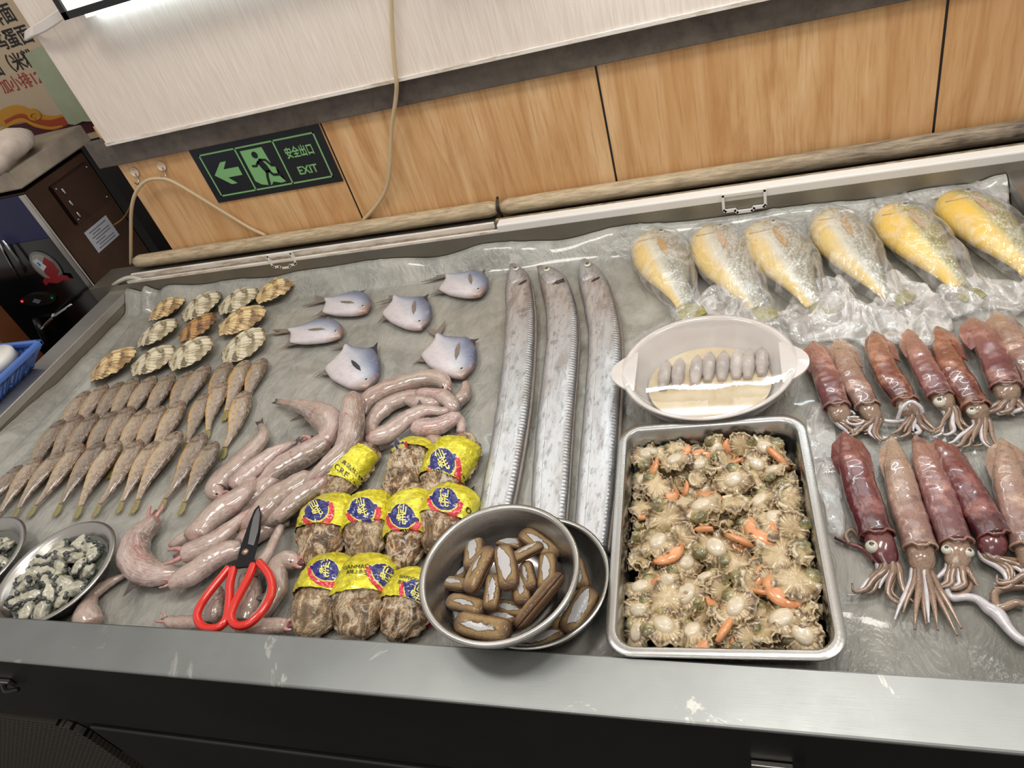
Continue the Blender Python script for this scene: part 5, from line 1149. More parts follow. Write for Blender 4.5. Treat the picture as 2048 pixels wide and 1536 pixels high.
for i, (zf, tp, mt_, hw, he, ae, kind, lab) in enumerate(sq):
    back = i < 7; zb = .0215 if not back else .0225; A, B = P(*zf(tp), zb - .006), P(*zf(mt_), zb)
    W = hw * psc(*zf(mt_)) * .93; skin_ = SQ[kind]; rr_ = random.Random(i * 13 + 5)
    root = empty('raw_squid', (A[0], A[1], 0), lab, 'squid', 'squids in two rows')
    d = B - A; L = np.linalg.norm(d); d /= L; n_ = np.array([-d[1], d[0], 0]); n_ /= np.linalg.norm(n_)
    w = prof([(0, .10), (.04, .30), (.14, .58), (.3, .84), (.5, .98), (.75, 1.0), (.93, .95), (1, .98)])
    bend = n_ * .006 * rr_.uniform(-1, 1)
    v, f, u = loft([A, A + d * L * .5 + bend, B], lambda t: w(t) * W, lambda t: w(t) * W, lambda t: w(t) * W * .66, lambda t: min(w(t) * W * .6, .0195), 64, 28, .92,
                   disp=lambda t, a, q: .0016 * fr(q[0] * 26, q[1] * 26, i) + .0006 * fn(q[0] * 120, q[1] * 120))
    keep(mesh('mantle', v, f, skin_, None, u), root)
    # collar: rolled open end
    ring = [B + n_ * math.cos(a) * W * .95 + np.array([0, 0, math.sin(a) * W * (.64 if math.sin(a) > 0 else .5)]) + d * (.004 if abs(math.cos(a)) < .4 else 0) for a in np.linspace(0, 2 * math.pi, 25)]
    keep(tube('mantle_rim', ring, .0016, skin_, None, 60, 6), root)
    for s in (1, -1):
        if (i + (s > 0)) % 5 == 4: continue
        o_ = [A + d * L * .01 + [0, 0, .002], A + d * L * .12 + n_ * s * W * .92 + [0, 0, .0], A + d * L * .24 + n_ * s * W * 1.18 - [0, 0, .002], A + d * L * .36 + n_ * s * W * 1.12 - [0, 0, .002], A + d * L * .48 + n_ * s * W * .95, A + d * L * .46 + n_ * s * W * .4 + [0, 0, .006], A + d * L * .2 + n_ * s * W * .2 + [0, 0, .006]]
        keep(fin('fin', o_, .004, skin_, None, .002), root)
    H = P(*zf(he), .014); hd = H - B; hL = np.linalg.norm(hd); hd /= hL; hn = np.array([-hd[1], hd[0], 0])
    hw_ = W * .78
    v, f, u = loft([B - d * .012, B + hd * hL * .35, H], prof([(0, hw_ * .8), (.4, hw_), (.75, hw_ * .92), (1, hw_ * .55)]), prof([(0, hw_ * .8), (.4, hw_), (.75, hw_ * .92), (1, hw_ * .55)]), prof([(0, hw_ * .6), (.5, hw_ * .72), (1, hw_ * .4)]), lambda t: .0125, 26, 20, disp=lambda t, a, q: .0012 * fn(q[0] * 90, q[1] * 90, i))
    keep(mesh('head', v, f, skin_ if i in (7, 10) else ARM, None, u), root)
    for s in ((1, -1) if i in (9,) else ((-1,) if i in (3, 4, 7, 2) else ())):
        e = B + hd * hL * .42 + hn * s * hw_ * .72 + np.array([0, 0, hw_ * .34]); er = .0078 if i in (3, 7) else .0060
        up = 1.0
        keep(ball('eye', tuple(e), er, EYEW if i != 10 else SQ['maroon'], None, (1, 1, .8), 16), root)
        pc = e + hn * s * er * .10 + np.array([0, 0, er * .62]); keep(ball('pupil', tuple(pc), er * .42, EYEB, None, (1, 1, .5), 12), root)
    E_ = P(*zf(ae), .009); ad = E_ - H; aL = np.linalg.norm(ad); ad /= max(aL, 1e-6); an = np.array([-ad[1], ad[0], 0])
    for k in range(8):
        s = (k - 3.5) / 3.5; st = H - hd * .006 + hn * s * hw_ * .55 + np.array([0, 0, .004 * (1 - s * s) - .004])
        ln = aL * rr_.uniform(.75, 1.05); cv = rr_.uniform(-.5, .5) + s * .4; curl = rr_.choice((0, 1, 1, 2)) if i != 8 else 0
        sp = .32 if i != 8 else .8
        pts = [st, st + (hd * .5 + ad * .5) * ln * .3 + an * s * .006 * sp, st + ad * ln * .65 + an * (s * .016 * sp + cv * .006), st + ad * ln * .95 + an * (s * .022 * sp + cv * .012)]
        if curl: pts.append(pts[-1] + ad * .006 + an * (.010 if cv > 0 else -.010)); 
        if curl == 2: pts.append(pts[-1] - ad * .010 + an * (.004 if cv > 0 else -.004))
        pts = [np.array([p[0], p[1], max(p[2] if j == 0 else .008 + .006 * (1 - j / 4) + .002 * (k % 3), .0045)]) for j, p in enumerate(pts)]
        r0 = hw_ * .33
        keep(tube('arm', pts, r0, ARM if k % 4 else PALE, None, 30, 8, taper=lambda t: max(r0 * (1 - t) ** .55, .0012)), root)
    if i == 9:
        tp_ = [z8(q) for q in ((980, 930), (920, 960), (870, 1010), (900, 1050), (980, 1045), (1050, 1060), (1110, 1110), (1170, 1150), (1230, 1230), (1290, 1290), (1345, 1320))]
        keep(tube('tentacle', px_path(tp_, .007), .004, PALE, None, 90, 10, taper=lambda t: .0036 + .0028 * math.exp(-((t - .68) / .12) ** 2) + .0012 * t), root)
        keep(tube('tentacle', px_path([z8(q) for q in ((995, 930), (1010, 980), (960, 1030), (900, 1035))], .008), .003, ARM, None, 30, 8), root)
    if i == 2:
        keep(tube('tentacle', [P(*z7(q), z) for q, z in (((880, 990), .02), ((920, 890), .034), ((1000, 830), .040), ((1080, 870), .036), ((1110, 930), .028))], .0026, PALE, None, 40, 8), root)
        keep(tube('tentacle', [P(*z7(q), .012) for q in ((760, 1000), (860, 1010), (960, 1000), (1040, 1040), (1080, 1100), (1040, 1120))], .0028, PALE, None, 40, 8), root)
    if i == 0:
        for a_, b_ in ((( 420, 950), .0), ((500, 1010), 1.)):
            c_ = P(*z7(a_), .016); keep(tube('tentacle', [c_ + np.array([.010 * math.cos(x), .008 * math.sin(x), .002 * x / 3]) for x in np.linspace(b_, b_ + 5, 10)], .0018, PALE, None, 40, 8), root)
    if i == 7:
        keep(tube('tentacle', px_path([z8(q) for q in ((440, 830), (370, 760), (290, 730), (205, 695))], .006), .0045, SQ['maroon'], None, 24, 8, r1=.0018), root)
        keep(tube('tentacle', px_path([z8(q) for q in ((360, 710), (310, 650), (270, 680), (290, 730))], .008), .0028, ARM, None, 24, 8), root)
    if i == 11:
        keep(tube('tentacle', px_path([z8(q) for q in ((1330, 985), (1250, 985), (1160, 1010), (1150, 1060), (1180, 1110), (1270, 1080), (1330, 1090))], .007), .0042, ARM, None, 40, 8), root)

# ---- steel tray of scallop meat ----
PZ = .055; pc0 = np.array([-.0555, .5305]); pr = math.radians(2.5); PXH, PYH = .1185, .168
def rrect(hx, hy, r, n=8):
    out = []
    for cx_, cy_, a0 in ((hx - r, hy - r, 0), (-hx + r, hy - r, 90), (-hx + r, -hy + r, 180), (hx - r, -hy + r, 270)):
        for k in range(n + 1):
            a = math.radians(a0 + 90 * k / n); out.append((cx_ + r * math.cos(a), cy_ + r * math.sin(a)))
    return out
rings = [(PXH, PYH, .030, PZ - .003), (PXH, PYH, .030, PZ), (PXH - .010, PYH - .010, .022, PZ), (PXH - .0125, PYH - .0125, .020, PZ - .003), (PXH - .019, PYH - .019, .020, .010), (PXH - .026, PYH - .026, .016, .0045), (.03, .05, .01, .0042)]
V = []; cs, sn = math.cos(pr), math.sin(pr)
for hx, hy, r, z in rings:
    for x, y in rrect(hx, hy, r): V.append((pc0[0] + x * cs - y * sn, pc0[1] + x * sn + y * cs, z))
N = 36; Fc = [(j * N + k, j * N + (k + 1) % N, (j + 1) * N + (k + 1) % N, (j + 1) * N + k) for j in range(len(rings) - 1) for k in range(N)]; Fc.append(tuple((len(rings) - 1) * N + k for k in range(N)))
TRAY = m_steel('tray steel', (186, 186, 184), .24)
tr_ = mesh('steel_tray', V, Fc, TRAY); tag(tr_, 'rectangular stainless tray full of shucked scallops', 'tray'); tr_.modifiers.new('wall', 'SOLIDIFY').thickness = .0009
bv = tr_.modifiers.new('soft', 'BEVEL'); bv.width = .0008; bv.segments = 1; bv.limit_method = 'ANGLE'; bv.angle_limit = .7

def m_meat(name, a, b, dark, dk=.45, sc=60, ring=False, pos=.58):
    g = G(name); n1 = g.noise(sc, None, 5, .65); n2 = g.noise(sc * .35, None, 3)
    c = g.mix(g.ramp(n1, [(.35, 0.), (.62, 1.)]), lin(*a), lin(*b))
    c = g.mix(g.m_('MULTIPLY', g.ramp(g.m_('ADD', g.m_('MULTIPLY', n1, .6), g.m_('MULTIPLY', n2, .4)), [(pos - .06, 0.), (pos + .06, 1.)]), dk), c, lin(*dark))
    if ring:
        u, v = g.uv(); rb = g.m_('FRACT', g.m_('MULTIPLY', v, 26.)); c = g.mix(g.m_('MULTIPLY', g.ramp(rb, [(.0, .6), (.3, 0.), (.75, 0.), (1, .6)]), g.ramp(u, [(.45, 0.), (.7, 1.)])), c, lin(124, 98, 66))
        c = g.mix(g.m_('MULTIPLY', g.ramp(u, [(.72, 0.), (.84, .95), (.93, .2)]), g.ramp(n1, [(.38, .2), (.50, 1.)])), c, lin(*dark)); c = g.mix(g.ramp(u, [(.93, 0.), (.99, .6)]), c, lin(222, 204, 166))
    c = g.mix(g.m_('MULTIPLY', g.rnd(), .3), c, lin(*[x * .82 for x in b]))
    return g.bsdf(c, .30, 0, g.bump(n1, .4, .002), .7, .1)
MANT = m_meat('scallop frill', (208, 190, 152), (180, 154, 112), (66, 44, 28), .75, 70, True); ADD = m_meat('scallop muscle', (220, 208, 184), (198, 184, 158), (140, 120, 88), .5, 60)
ROE = m_meat('orange roe', (226, 162, 112), (212, 138, 86), (170, 86, 48), .4, 50); GUTG = m_meat('dark green gut', (176, 160, 108), (150, 138, 92), (66, 68, 40), .9, 90, pos=.54)
def meat(kind, seed):
    r = bpy.data.objects.new('shucked_scallop', None); COL.objects.link(r); R = .0205; rr = random.Random(seed)
    def frill(nm, R, z0, dome, ph, yo=0.):
        V = []; UV = []; n, m = 9, 72
        for side in (1, -1):
            for j in range(n + 1):
                q = j / n
                for k in range(m):
                    a = 2 * math.pi * k / m
                    wob = 1 + .10 * math.sin(2 * a + ph) + .05 * math.sin(5 * a + ph * 2) + .035 * math.sin(17 * a) * q
                    x, y = R * q * math.cos(a) * wob, R * q * math.sin(a) * wob * .92
                    z = z0 + dome * (1 - q ** 2) * side + (.0032 * math.sin(7 * a + ph) + .0016 * math.sin(19 * a + ph)) * q ** 3 + side * .0010 + .0018 * fr(x * 90 + seed, y * 90, seed) * side + .0008 * math.cos(a * 24) * q * (side > 0)
                    V.append((x, y + yo, z)); UV.append((q, k / m))
        Fc = []; o_ = (n + 1) * m
        for j in range(n):
            for k in range(m):
                a, b, c, d = j * m + k, j * m + (k + 1) % m, (j + 1) * m + (k + 1) % m, (j + 1) * m + k
                Fc.append((a, d, c, b)); Fc.append((o_ + a, o_ + b, o_ + c, o_ + d))
        Fc += [(n * m + k, n * m + o_ + k, n * m + o_ + (k + 1) % m, n * m + (k + 1) % m) for k in range(m)]
        mesh(nm, V, Fc, MANT, r, UV)
    ph = rr.uniform(0, 6)
    frill('frill', R, .004, .0035, ph)
    if kind != 'a': frill('frill', R * .86, -.0035, .003, ph + 2, .001)
    if kind in ('a', 'o'): lathe('muscle', [(0, .0122), (R * .2, .0121), (R * .38, .0112), (R * .48, .0092), (R * .50, .007), (R * .50, .002)], ADD, r, 24, ell=(1.08, .84), noise=lambda x, y, j: .0008 * fn(x * 130, y * 130, seed))
    if kind in ('o', 's'):
        arc = [(R * 1.0 * math.cos(a), R * .92 * math.sin(a), .001) for a in np.linspace(3.3, 5.3, 8)]
        V, f, u = loft(arc, lambda t: R * .46 * math.sin(math.pi * min(max(t, .04), .96)) ** .6, lambda t: R * .40 * math.sin(math.pi * min(max(t, .04), .96)) ** .6, lambda t: .0048 * math.sin(math.pi * min(max(t, .06), .94)) ** .6, lambda t: .0045, 22, 14)
        mesh('roe', V, f, ROE, r, u)
    bm = bmesh.new(); bmesh.ops.create_icosphere(bm, subdivisions=3, radius=1)
    for q in bm.verts:
        k = 1 + .22 * fn(q.co.x * 1.8 + seed, q.co.y * 1.8, q.co.z * 1.8); k += .16 * fn(q.co.x * 4 + seed, q.co.y * 4, q.co.z * 4); q.co = Vector((q.co.x * R * .42 * k + R * .35, q.co.y * R * .36 * k + R * .62, q.co.z * R * .24 * k + .0045))
    bmo('gut', bm, GUTG, r, True)
    if kind == 'p':
        arc = [(R * .7 * math.cos(a), R * .6 * math.sin(a), .007) for a in np.linspace(.5, 3.2, 6)]
        V, f, u = loft(arc, lambda t: .0028, lambda t: .0028, lambda t: .003, lambda t: .003, 20, 10, disp=lambda t, a, q: .0012 * fn(q[0] * 400, q[1] * 400)); mesh('lip', V, f, ADD, r, u)
    return r
KINDS = ['a', 'o', 's', 'p', 's', 'o']; MT = [meat(k, 11 + 3 * j) for j, k in enumerate(KINDS)]; mu = [False] * 6
# zoom coordinates of the pieces seen in the tray: x, y, size, template, facing (deg), tilt
pcs = [(290,160,105,0,200,.1),(445,95,70,4,90,.2),(455,160,60,3,0,.3),(675,120,80,1,60,.7),(570,175,60,3,40,.5),(830,125,75,2,-20,.8),(975,150,95,1,170,.25),(1120,215,90,2,70,.9),
 (285,255,80,2,-25,.7),(450,245,90,0,20,.2),(590,260,75,5,200,.3),(720,225,70,3,120,.6),(820,215,70,2,10,.7),(925,255,80,0,150,.4),(245,355,65,0,80,.2),(335,395,95,4,100,.15),(475,380,60,2,80,.8),(620,405,60,1,60,.6),
 (790,355,95,0,30,.2),(690,290,70,3,160,.5),(915,350,90,3,250,.4),(1030,300,70,0,200,.4),(1060,365,65,2,120,.5),(1150,370,85,0,100,.2),(1215,430,75,3,60,.4),(205,450,60,3,30,.5),(230,520,75,4,140,.3),(350,480,80,0,20,.4),
 (385,570,105,2,55,.55),(500,485,60,4,0,.1),(610,520,100,1,200,.25),(680,470,55,3,10,.3),(795,500,90,3,-30,.3),(960,485,90,0,35,.4),(1080,500,75,3,100,.5),(1215,505,65,2,170,.6),(1050,615,125,5,120,.12),(1195,620,85,2,40,.6),
 (215,605,65,3,90,.4),(255,660,65,2,80,.9),(520,590,75,0,60,.3),(490,680,85,3,100,.5),(680,625,80,2,-20,.8),(600,690,65,4,0,.2),(180,720,75,2,70,.8),(350,735,100,5,150,.15),(690,760,105,1,130,.15),(820,690,75,2,0,.8),
 (950,730,75,0,200,.3),(1090,820,125,4,90,.08),(1205,780,70,3,60,.5),(1240,850,60,0,10,.4),(235,830,80,3,30,.5),(395,835,60,3,80,.4),(500,850,85,0,60,.25),(820,865,95,4,100,.12),(920,880,65,2,30,.7),(880,960,95,3,110,.5),
 (410,935,75,1,-10,.5),(300,925,65,4,60,.2),(635,940,75,0,10,.6),(200,1000,90,0,10,.3),(395,1060,105,4,200,.12),(520,1040,110,0,60,.15),(700,1000,75,2,35,.7),(815,1110,95,0,60,.2),(1000,1000,70,2,55,.8),(1110,1040,80,3,120,.4),
 (1265,965,110,4,110,.12),(1180,960,70,3,60,.5),(1300,1120,85,2,100,.7),(225,1120,80,0,0,.25),(930,1155,75,4,20,.2),(1085,1190,105,0,30,.2),(1215,1140,70,3,110,.6),(620,1120,75,2,80,.7),(720,1160,75,3,100,.5),
 (215,1250,85,0,80,.45),(320,1230,60,3,40,.4),(380,1300,100,0,140,.15),(550,1270,95,1,60,.3),(690,1280,85,2,85,.9),(845,1260,95,4,180,.1),(880,1330,70,2,0,.5),(990,1310,75,3,90,.6),(1070,1320,60,3,80,.6),(1210,1320,95,0,130,.3),
 (1340,1290,90,3,60,.4),(450,1180,65,3,20,.4),(1330,1040,55,3,60,.5),(570,340,55,3,100,.3),(1130,720,55,2,10,.5),(430,650,55,2,200,.5),(760,580,55,3,0,.3),(880,620,60,0,90,.2),(1230,1250,55,3,0,.4),(760,1330,55,3,0,.3),(330,1180,60,4,0,.2),
 (560,760,55,3,0,.4),(1000,930,60,2,160,.5),(120,880,0,0,0,0)]
rows = ['back row', 'second row', 'third row', 'fourth row', 'fifth row', 'sixth row', 'seventh row', 'eighth row', 'front row']
pcs = [p for p in pcs if p[2]]
cellr = {}
for p in pcs: cellr.setdefault(min(int((p[1] - 60) / 145), 8), []).append(p)
kn = {'a': 'round muscle', 'o': 'orange roe rim', 's': 'roe outward', 'p': 'folded frill'}
for rn, lst in cellr.items():
    lst.sort(key=lambda p: p[0])
    for ci, (x, y, s, k, fa, ti) in enumerate(lst):
        z = .034 + .010 * ((ci * 7 + rn * 3) % 3) / 2 - (.008 if s < 66 else 0)
        q = P(x / 2.954 + 1200, y / 2.954 + 840, z); rad = .0235 * s / 92. * 1.08
        lx, ly = (q[0] - pc0[0]) * cs + (q[1] - pc0[1]) * sn, -(q[0] - pc0[0]) * sn + (q[1] - pc0[1]) * cs
        rad *= .72; roe_ = KINDS[k] in 'os'; fa = (-30 if lx > .045 else 70 if lx < -.06 else fa) if roe_ else fa; lx = max(min(lx, PXH - .017 - rad), -PXH + .017 + rad); ly = max(min(ly, PYH - .020 - rad), -PYH + .018 + rad); q = (pc0[0] + lx * cs - ly * sn, pc0[1] + lx * sn + ly * cs, q[2])
        o = place(MT, mu, k, (q[0], q[1], z - .004 - .002 * ti), math.radians(fa), s / 92. * 1.08, ti * rng.choice((1, -1)), ti * .8 * rng.choice((1, -1)))
        tag(o, 'shucked scallop with %s, %s from left in the %s of the tray' % (kn[KINDS[k]], (ORD + ['fifteenth', 'sixteenth'])[ci], rows[rn]), 'scallop', 'shucked scallops in the steel tray')
# second layer, seen only through the gaps
for j in range(7):
    for k in range(5):
        x, y = -.064 + k * .032 + rng.uniform(-.004, .004), -.112 + j * .0375 + rng.uniform(-.004, .004)
        X_, Y_ = pc0[0] + x * cs - y * sn, pc0[1] + x * sn + y * cs
        o = dup(MT[(j * 3 + k * 2) % 6]); o.location = (X_, Y_, .014 + rng.uniform(0, .003)); o.rotation_euler = (rng.uniform(-.4, .4), rng.uniform(-.3, .3), rng.uniform(0, 6)); o.scale = (1.05,) * 3
        tag(o, 'half buried shucked scallop of the lower layer, %s from the left, %s from the back' % (ORD[k], ORD[6 - j]), 'scallop', 'shucked scallops under the others in the tray')

# ---- steel bowls with razor clams ----
def bowl(c, R, H, name, lab, tilt=None, grp=None):
    pr_ = [(0, .002), (R * .52, .002), (R * .66, .006), (R * .86, H * .55), (R * .95, H - .003), (R * .965, H), (R * 1.0, H + .0012), (R * 1.035, H), (R * 1.04, H - .003), (R * 1.01, H - .004), (R * .985, H - .006), (R * .90, H * .5), (R * .69, .002), (R * .5, .0), (0, .0)]
    o = lathe(name, pr_, STEEL2, None, 72, c=c, tilt=tilt); return tag(o, lab, 'bowl', grp)
STEEL2 = m_steel('bowl steel', (190, 188, 184), .26, brush=(3, 3, 60))
bowl((-.2615, .4525, .002), .0875, .045, 'steel_bowl', 'lower steel bowl with razor clams, half under the other bowl', None, 'round steel bowls of razor clams')
bowl((-.288, .427, .0475), .0895, .055, 'steel_bowl', 'upper steel bowl of razor clams resting over the other bowl and the front lip', (math.radians(2), (0, 1, 0)), 'round steel bowls of razor clams')
def m_clam():
    g = G('razor clam shell'); u, v = g.uv(); n1 = g.noise(46, None, 5, .65); n2 = g.noise(18, None, 3, .5)
    gr = g.noise(5, g.co('UV', (26, 3, 1)), 3, .6)
    c = g.ramp(gr, [(.32, lin(84, 58, 34)), (.42, lin(150, 116, 70)), (.49, lin(196, 168, 114)), (.54, lin(138, 104, 62)), (.60, lin(176, 146, 96)), (.68, lin(100, 70, 42))])
    e = g.m_('ABSOLUTE', g.m_('SUBTRACT', v, .5)); eu = g.m_('ABSOLUTE', g.m_('SUBTRACT', u, .5))
    c = g.mix(g.ramp(g.m_('MAXIMUM', e, eu), [(.30, 0.), (.46, .9)]), c, lin(84, 50, 26))
    e2 = g.m_('ABSOLUTE', g.m_('SUBTRACT', v, .42)); pt = g.m_('ADD', g.m_('ADD', g.m_('MULTIPLY', e2, 1.1), g.m_('MULTIPLY', eu, .8)), g.m_('MULTIPLY', g.m_('SUBTRACT', n2, .5), 1.3))
    pt = g.m_('ADD', pt, g.m_('MULTIPLY', g.m_('SUBTRACT', n1, .5), .35)); pt = g.m_('ADD', pt, g.m_('MULTIPLY', g.rnd(), .22))
    m1 = g.ramp(pt, [(.28, 1.), (.30, 0.)])
    m2 = g.ramp(pt, [(.31, .8), (.38, 0.)])
    c = g.mix(m2, c, lin(56, 46, 38)); c = g.mix(m1, c, lin(206, 204, 206))
    c = g.mix(g.ramp(n1, [(.62, 0.), (.72, .5)]), c, lin(48, 36, 26))
    return g.bsdf(c, .42, 0, g.bump(gr, .8, .002), .35, .15)
CLM = m_clam()
def clam_t(k):
    r = bpy.data.objects.new('razor_clam', None); COL.objects.link(r); L = .070; W = .0140 + .0008 * k
    w = prof([(0, .30), (.04, .66), (.12, .90), (.3, 1.0), (.7, 1.0), (.9, .88), (.97, .62), (1, .3)]); b = (.002, -.002, .001)[k]
    path = [(-L / 2, 0, 0), (0, b, 0), (L / 2, 0, 0)]
    for nm, up, dn in (('upper_valve', .56, .10), ('lower_valve', .06, .52)):
        v, f, u = loft(path, lambda t: w(t) * W * (1 if up > .5 else 1.04), lambda t: w(t) * W, lambda t: w(t) * W * up, lambda t: w(t) * W * dn, 40, 22, .85, disp=lambda t, a, q: .0004 * fn(t * 40, a, k) + .0003 * fn(t * 90, k, a))
        V = np.array(v); V[:, 2] += .0007 if up > .5 else -.0007; mesh(nm, V, f, CLM, r, u)
    return r
CT = [clam_t(k) for k in range(3)]; cu_ = [False] * 3
def zc_(q): return (q[0] / 3.841 + 820, q[1] / 3.841 + 960)
clams = [((490, 420), (480, 700), .040, .052, 'at the back left, standing nearly upright'), ((625, 515), (450, 870), .062, .052, 'with the longest white patch, left of the middle'), ((235, 785), (440, 815), .040, .044, 'at the left wall of the upper bowl'),
 ((285, 925), (580, 1005), .042, .046, 'on the left near the front, long white patch'), ((350, 1085), (780, 1165), .052, .050, 'nearest the front lip, the widest'), ((650, 725), (612, 1000), .060, .052, 'in the very middle'),
 ((700, 510), (765, 845), .058, .060, 'standing just right of the middle'), ((1020, 495), (775, 625), .050, .056, 'lying across at the back with a square white patch'), ((855, 400), (1130, 610), .050, .040, 'leaning on the back right wall'),
 ((1055, 560), (1040, 860), .050, .054, 'upright at the right, without a white patch'), ((890, 650), (935, 825), .046, .050, 'short, between the middle and the right one'), ((825, 715), (865, 960), .044, .050, 'slanting in the centre right'),
 ((1165, 725), (820, 1135), .058, .050, 'thin edge-on, along the right front wall'), ((680, 955), (890, 1005), .034, .040, 'low down behind the widest one'), ((440, 600), (365, 765), .030, .034, 'dark one low at the left'),
 ((690, 470), (840, 500), .034, .034, 'half hidden at the back'), ((600, 1060), (800, 1050), .030, .034, 'hidden behind the widest one'), ((500, 900), (620, 880), .024, .024, 'lowest, in the dark of the left side'), ((900, 900), (1000, 860), .024, .024, 'lowest, in the dark of the right side')]
def put_clam(a, b, za, zb, lab, grp, i):
    A, B = P(*zc_(a), za), P(*zc_(b), zb); d = B - A; L = np.linalg.norm(d); c = (A + B) / 2
    o = place(CT, cu_, i % 3, tuple(c), math.atan2(d[1], d[0]), min(max(L / .070, .62), 1.2), 0, 0)
    roll = (.25 * math.sin(i * 2.1)) if 'edge-on' not in lab else 1.0
    o.rotation_euler = (Matrix.Rotation(math.atan2(d[1], d[0]), 3, 'Z') @ Matrix.Rotation(-math.asin(d[2] / L), 3, 'Y') @ Matrix.Rotation(roll, 3, 'X')).to_euler()
    tag(o, lab, 'clam', grp)
for i, (a, b, za, zb, lab) in enumerate(clams): put_clam(a, b, za + .028, zb + .028, 'razor clam of the upper bowl, ' + lab, 'razor clams in the upper steel bowl', i)
for i, (a, b, za, zb, lab) in enumerate([((1275, 610), (1345, 850), .030, .034, 'highest one, against the wall'), ((1400, 835), (1190, 1180), .040, .038, 'with a long white patch, at the right'), ((1280, 850), (1070, 1150), .038, .036, 'beside the one at the right'),
        ((1190, 1190), (820, 1300), .038, .034, 'lying along the front lip'), ((1030, 1100), (900, 1180), .026, .026, 'in the shade at the left'), ((1240, 1000), (1180, 1230), .024, .024, 'at the bottom in the middle')]):
    put_clam(a, b, za, zb, 'razor clam of the lower bowl, ' + lab, 'razor clams in the lower steel bowl', i + 1)

# ---- bowls of oyster meat at the left ----
MEATY = m_meat('creamy oyster meat', (206, 202, 182), (164, 162, 144), (50, 56, 58), .85, 46, pos=.53); FRL = m_meat('dark oyster frill', (64, 70, 70), (34, 38, 40), (150, 150, 138), .5, 80)
def omeat(k):
    r = bpy.data.objects.new('oyster_meat', None); COL.objects.link(r)
    bm = bmesh.new(); bmesh.ops.create_icosphere(bm, subdivisions=4, radius=1)
    for q in bm.verts:
        s = 1 + .30 * fn(q.co.x * 1.3 + k * 5, q.co.y * 1.3, q.co.z * 1.3) + .14 * fn(q.co.x * 3.5, q.co.y * 3.5 + k, q.co.z * 3.5); q.co = Vector((q.co.x * .0165 * s, q.co.y * .0105 * s, q.co.z * .0075 * s + .004))
    bmo('body', bm, MEATY, r, True)
    arc = [(.0150 * math.cos(a), .0102 * math.sin(a) + .001, .006 + .002 * math.sin(3 * a)) for a in np.linspace(-.9 + k, 3.1 + k, 12)]
    V, f, u = loft(arc, lambda t: .0022, lambda t: .0022, lambda t: .0036, lambda t: .003, 44, 10, disp=lambda t, a, q: .0009 * math.sin(t * 34) + .0012 * fn(q[0] * 300, q[1] * 300)); mesh('frill', V, f, FRL, r, u)
    return r
OM = [omeat(k) for k in range(4)]; ou = [False] * 4
for bi, (px, py, nm) in enumerate(((110, 1144, 'larger'), (-82, 1128, 'cut-off'))):
    c = P(px, py, .036); R = .094
    pr_ = [(0, .003), (R * .62, .003), (R * .72, .008), (R * .88, .031), (R * .93, .035), (R * 1.0, .036), (R * 1.03, .034), (R * 1.0, .033), (R * .93, .032), (R * .74, .004), (0, .0)]
    if bi == 1: c = c + np.array([.02, 0, 0])
    tag(lathe('oyster_bowl', pr_, STEEL2, None, 72, c=(c[0], c[1], .002)), ['shallow steel bowl of oyster meat standing at the front lip', 'shallow steel bowl of oyster meat cut by the left photo edge'][bi], 'bowl', 'shallow steel bowls of oyster meat')
    wt = G('brine %d' % bi); wtm = wt.bsdf(lin(70, 74, 62), .06, 0, None, 1., .03)
    tag(lathe('brine', [(R * .835, .0225), (0, .0228)], wtm, None, 48, c=(c[0], c[1], .002)), 'cloudy liquid around the oyster meat of the %s bowl' % nm, 'liquid')
    cnt = 0; pts = []
    for rr2, n_ in ((.060, 13), (.038, 9), (.014, 4)):
        for k in range(n_):
            a = 2 * math.pi * (k + .5 * (n_ % 2)) / n_ + rng.uniform(-.12, .12); r_ = rr2 + rng.uniform(-.004, .004); pts.append((c[0] + r_ * math.cos(a), c[1] - .004 + r_ * math.sin(a), .024 + (.006 if rr2 < .05 else 0) + rng.uniform(-.002, .003)))
    pts.sort(key=lambda p: (-round(p[1] / .028), p[0])); rowk = None; ci = 0; rowi = -1
    for j, p in enumerate(pts):
        if round(p[1] / .028) != rowk: rowk = round(p[1] / .028); ci = 0; rowi += 1
        o = place(OM, ou, (j * 3 + bi) % 4, p, rng.uniform(0, 6.28), rng.uniform(.9, 1.25), rng.uniform(-.6, .6), rng.uniform(-.6, .6))
        tag(o, 'oyster meat of the %s shallow bowl, %s from left in %s line from back' % (nm, ORD[ci], ORD[rowi]), 'oyster meat', 'oyster meat in the shallow steel bowls'); ci += 1

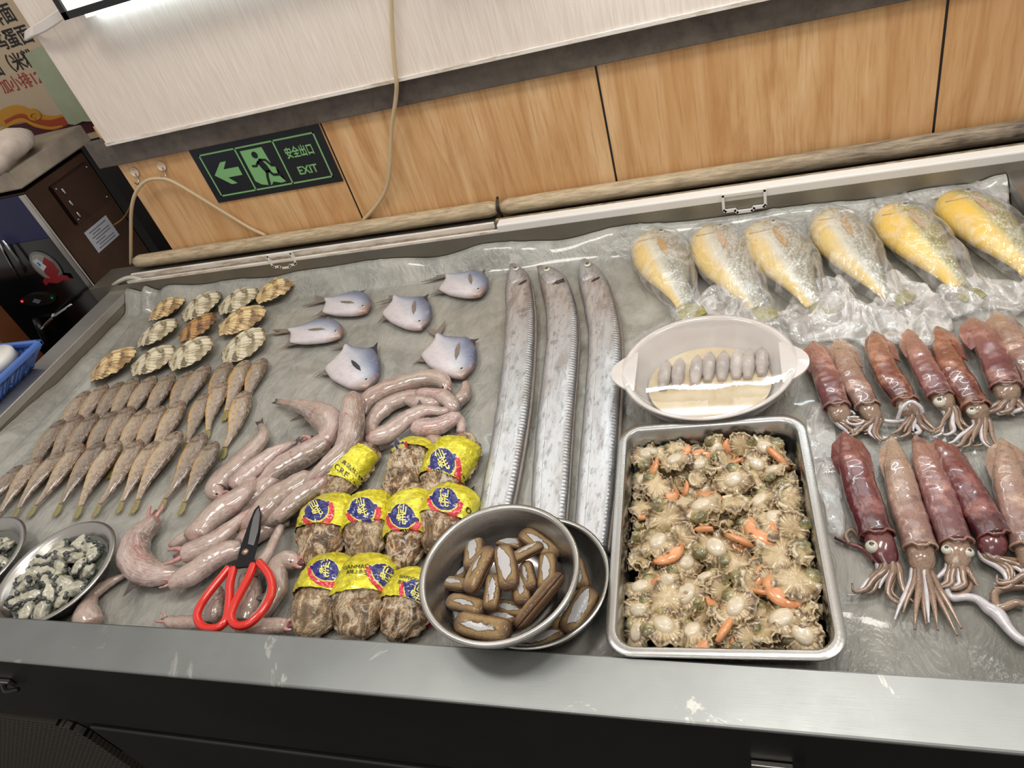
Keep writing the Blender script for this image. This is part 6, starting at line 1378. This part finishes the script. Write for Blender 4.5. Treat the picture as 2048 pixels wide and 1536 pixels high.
# ---- white covered dish ----
DX, DY = -.0655, .806; CER = plain('white glazed ceramic', (208, 202, 198), .14, coat=.5); RA, RB = .121, .113
dr = empty('white_dish', (DX, DY, 0), 'white oval ceramic dish with two ear handles under cling film', 'dish')
pr_ = [(0, .004), (.070, .004), (.086, .010), (.104, .035), (.112, .056), (.1155, .060), (.121, .061), (.1225, .059), (.119, .056), (.108, .034), (.090, .006), (.075, .0015), (0, .001)]
keep(lathe('bowl', [(r / .121, z) for r, z in pr_], CER, None, 96, ell=(RA, RB), c=(DX, DY, .001)), dr)
for s in (1, -1):
    V = []; n = 24; yo = -.006
    out = []
    for k in range(n + 1):
        t = k / n * 2 - 1; y = t * .043; x = .104 + .0330 * (1 - abs(t) ** 2.2); out.append((DX + s * x, DY + yo + y, .0600 - .001 * abs(t)))
    inn = [(DX + s * .100, DY + yo + .043, .059), (DX + s * .100, DY + yo - .043, .059)]
    pts = out + [inn[0], inn[1]][::1]
    pts = out + [inn[0]] + [inn[1]]
    keep(fin('ear_handle', [np.array(p) for p in pts], .007, CER, None, 0), dr)
LQ = G('cloudy yellow liquid'); lqm = LQ.bsdf(LQ.ramp(LQ.noise(20), [(.4, lin(196, 176, 140)), (.65, lin(214, 200, 170))]), .06, 0, None, .8, .03)
tag(lathe('liquor', [(.088 / .121, .0235), (0, .0238)], lqm, None, 64, ell=(RA, RB), c=(DX, DY, .0)), 'cloudy yellowish liquid in the white dish', 'liquid')
SLG = m_meat('grey peeled meat', (196, 184, 176), (160, 150, 146), (116, 108, 108), .5, 30)
for i, (x, y) in enumerate(((1330, 745), (1357, 740), (1393, 735), (1418, 728), (1446, 726), (1474, 722), (1497, 722), (1524, 716))):
    c = P(x, y + 6, .026); L_ = .05
    v, f, u = loft([c + [.002, .027, .0], c + [0, 0, .004], c - [.002, .032, .002]], prof([(0, .0035), (.15, .0088), (.6, .0098), (1, .006)]), prof([(0, .0035), (.15, .0088), (.6, .0098), (1, .006)]), lambda t: .0075, lambda t: .006, 22, 14, disp=lambda t, a, q: .0010 * fn(q[0] * 160, q[1] * 160, i))
    tag(mesh('peeled_clam', v, f, SLG, None, u), 'grey peeled clam in the white dish, %s from the left of its row' % ORD[i], 'clam', 'peeled clams in the white dish')
tag(lathe('cling_film', [(0, .0632), (.06 / .121, .0630), (.112 / .121, .0628), (.1205 / .121, .0625), (.1235 / .121, .0595), (.121 / .121, .050)], CLING, None, 96, ell=(RA, RB), c=(DX, DY, .001), noise=lambda x, y, j: (.00025 * fn(x * 20, y * 30) if 1 < j else 0)), 'taut clear cling film over the white dish', 'cling film')
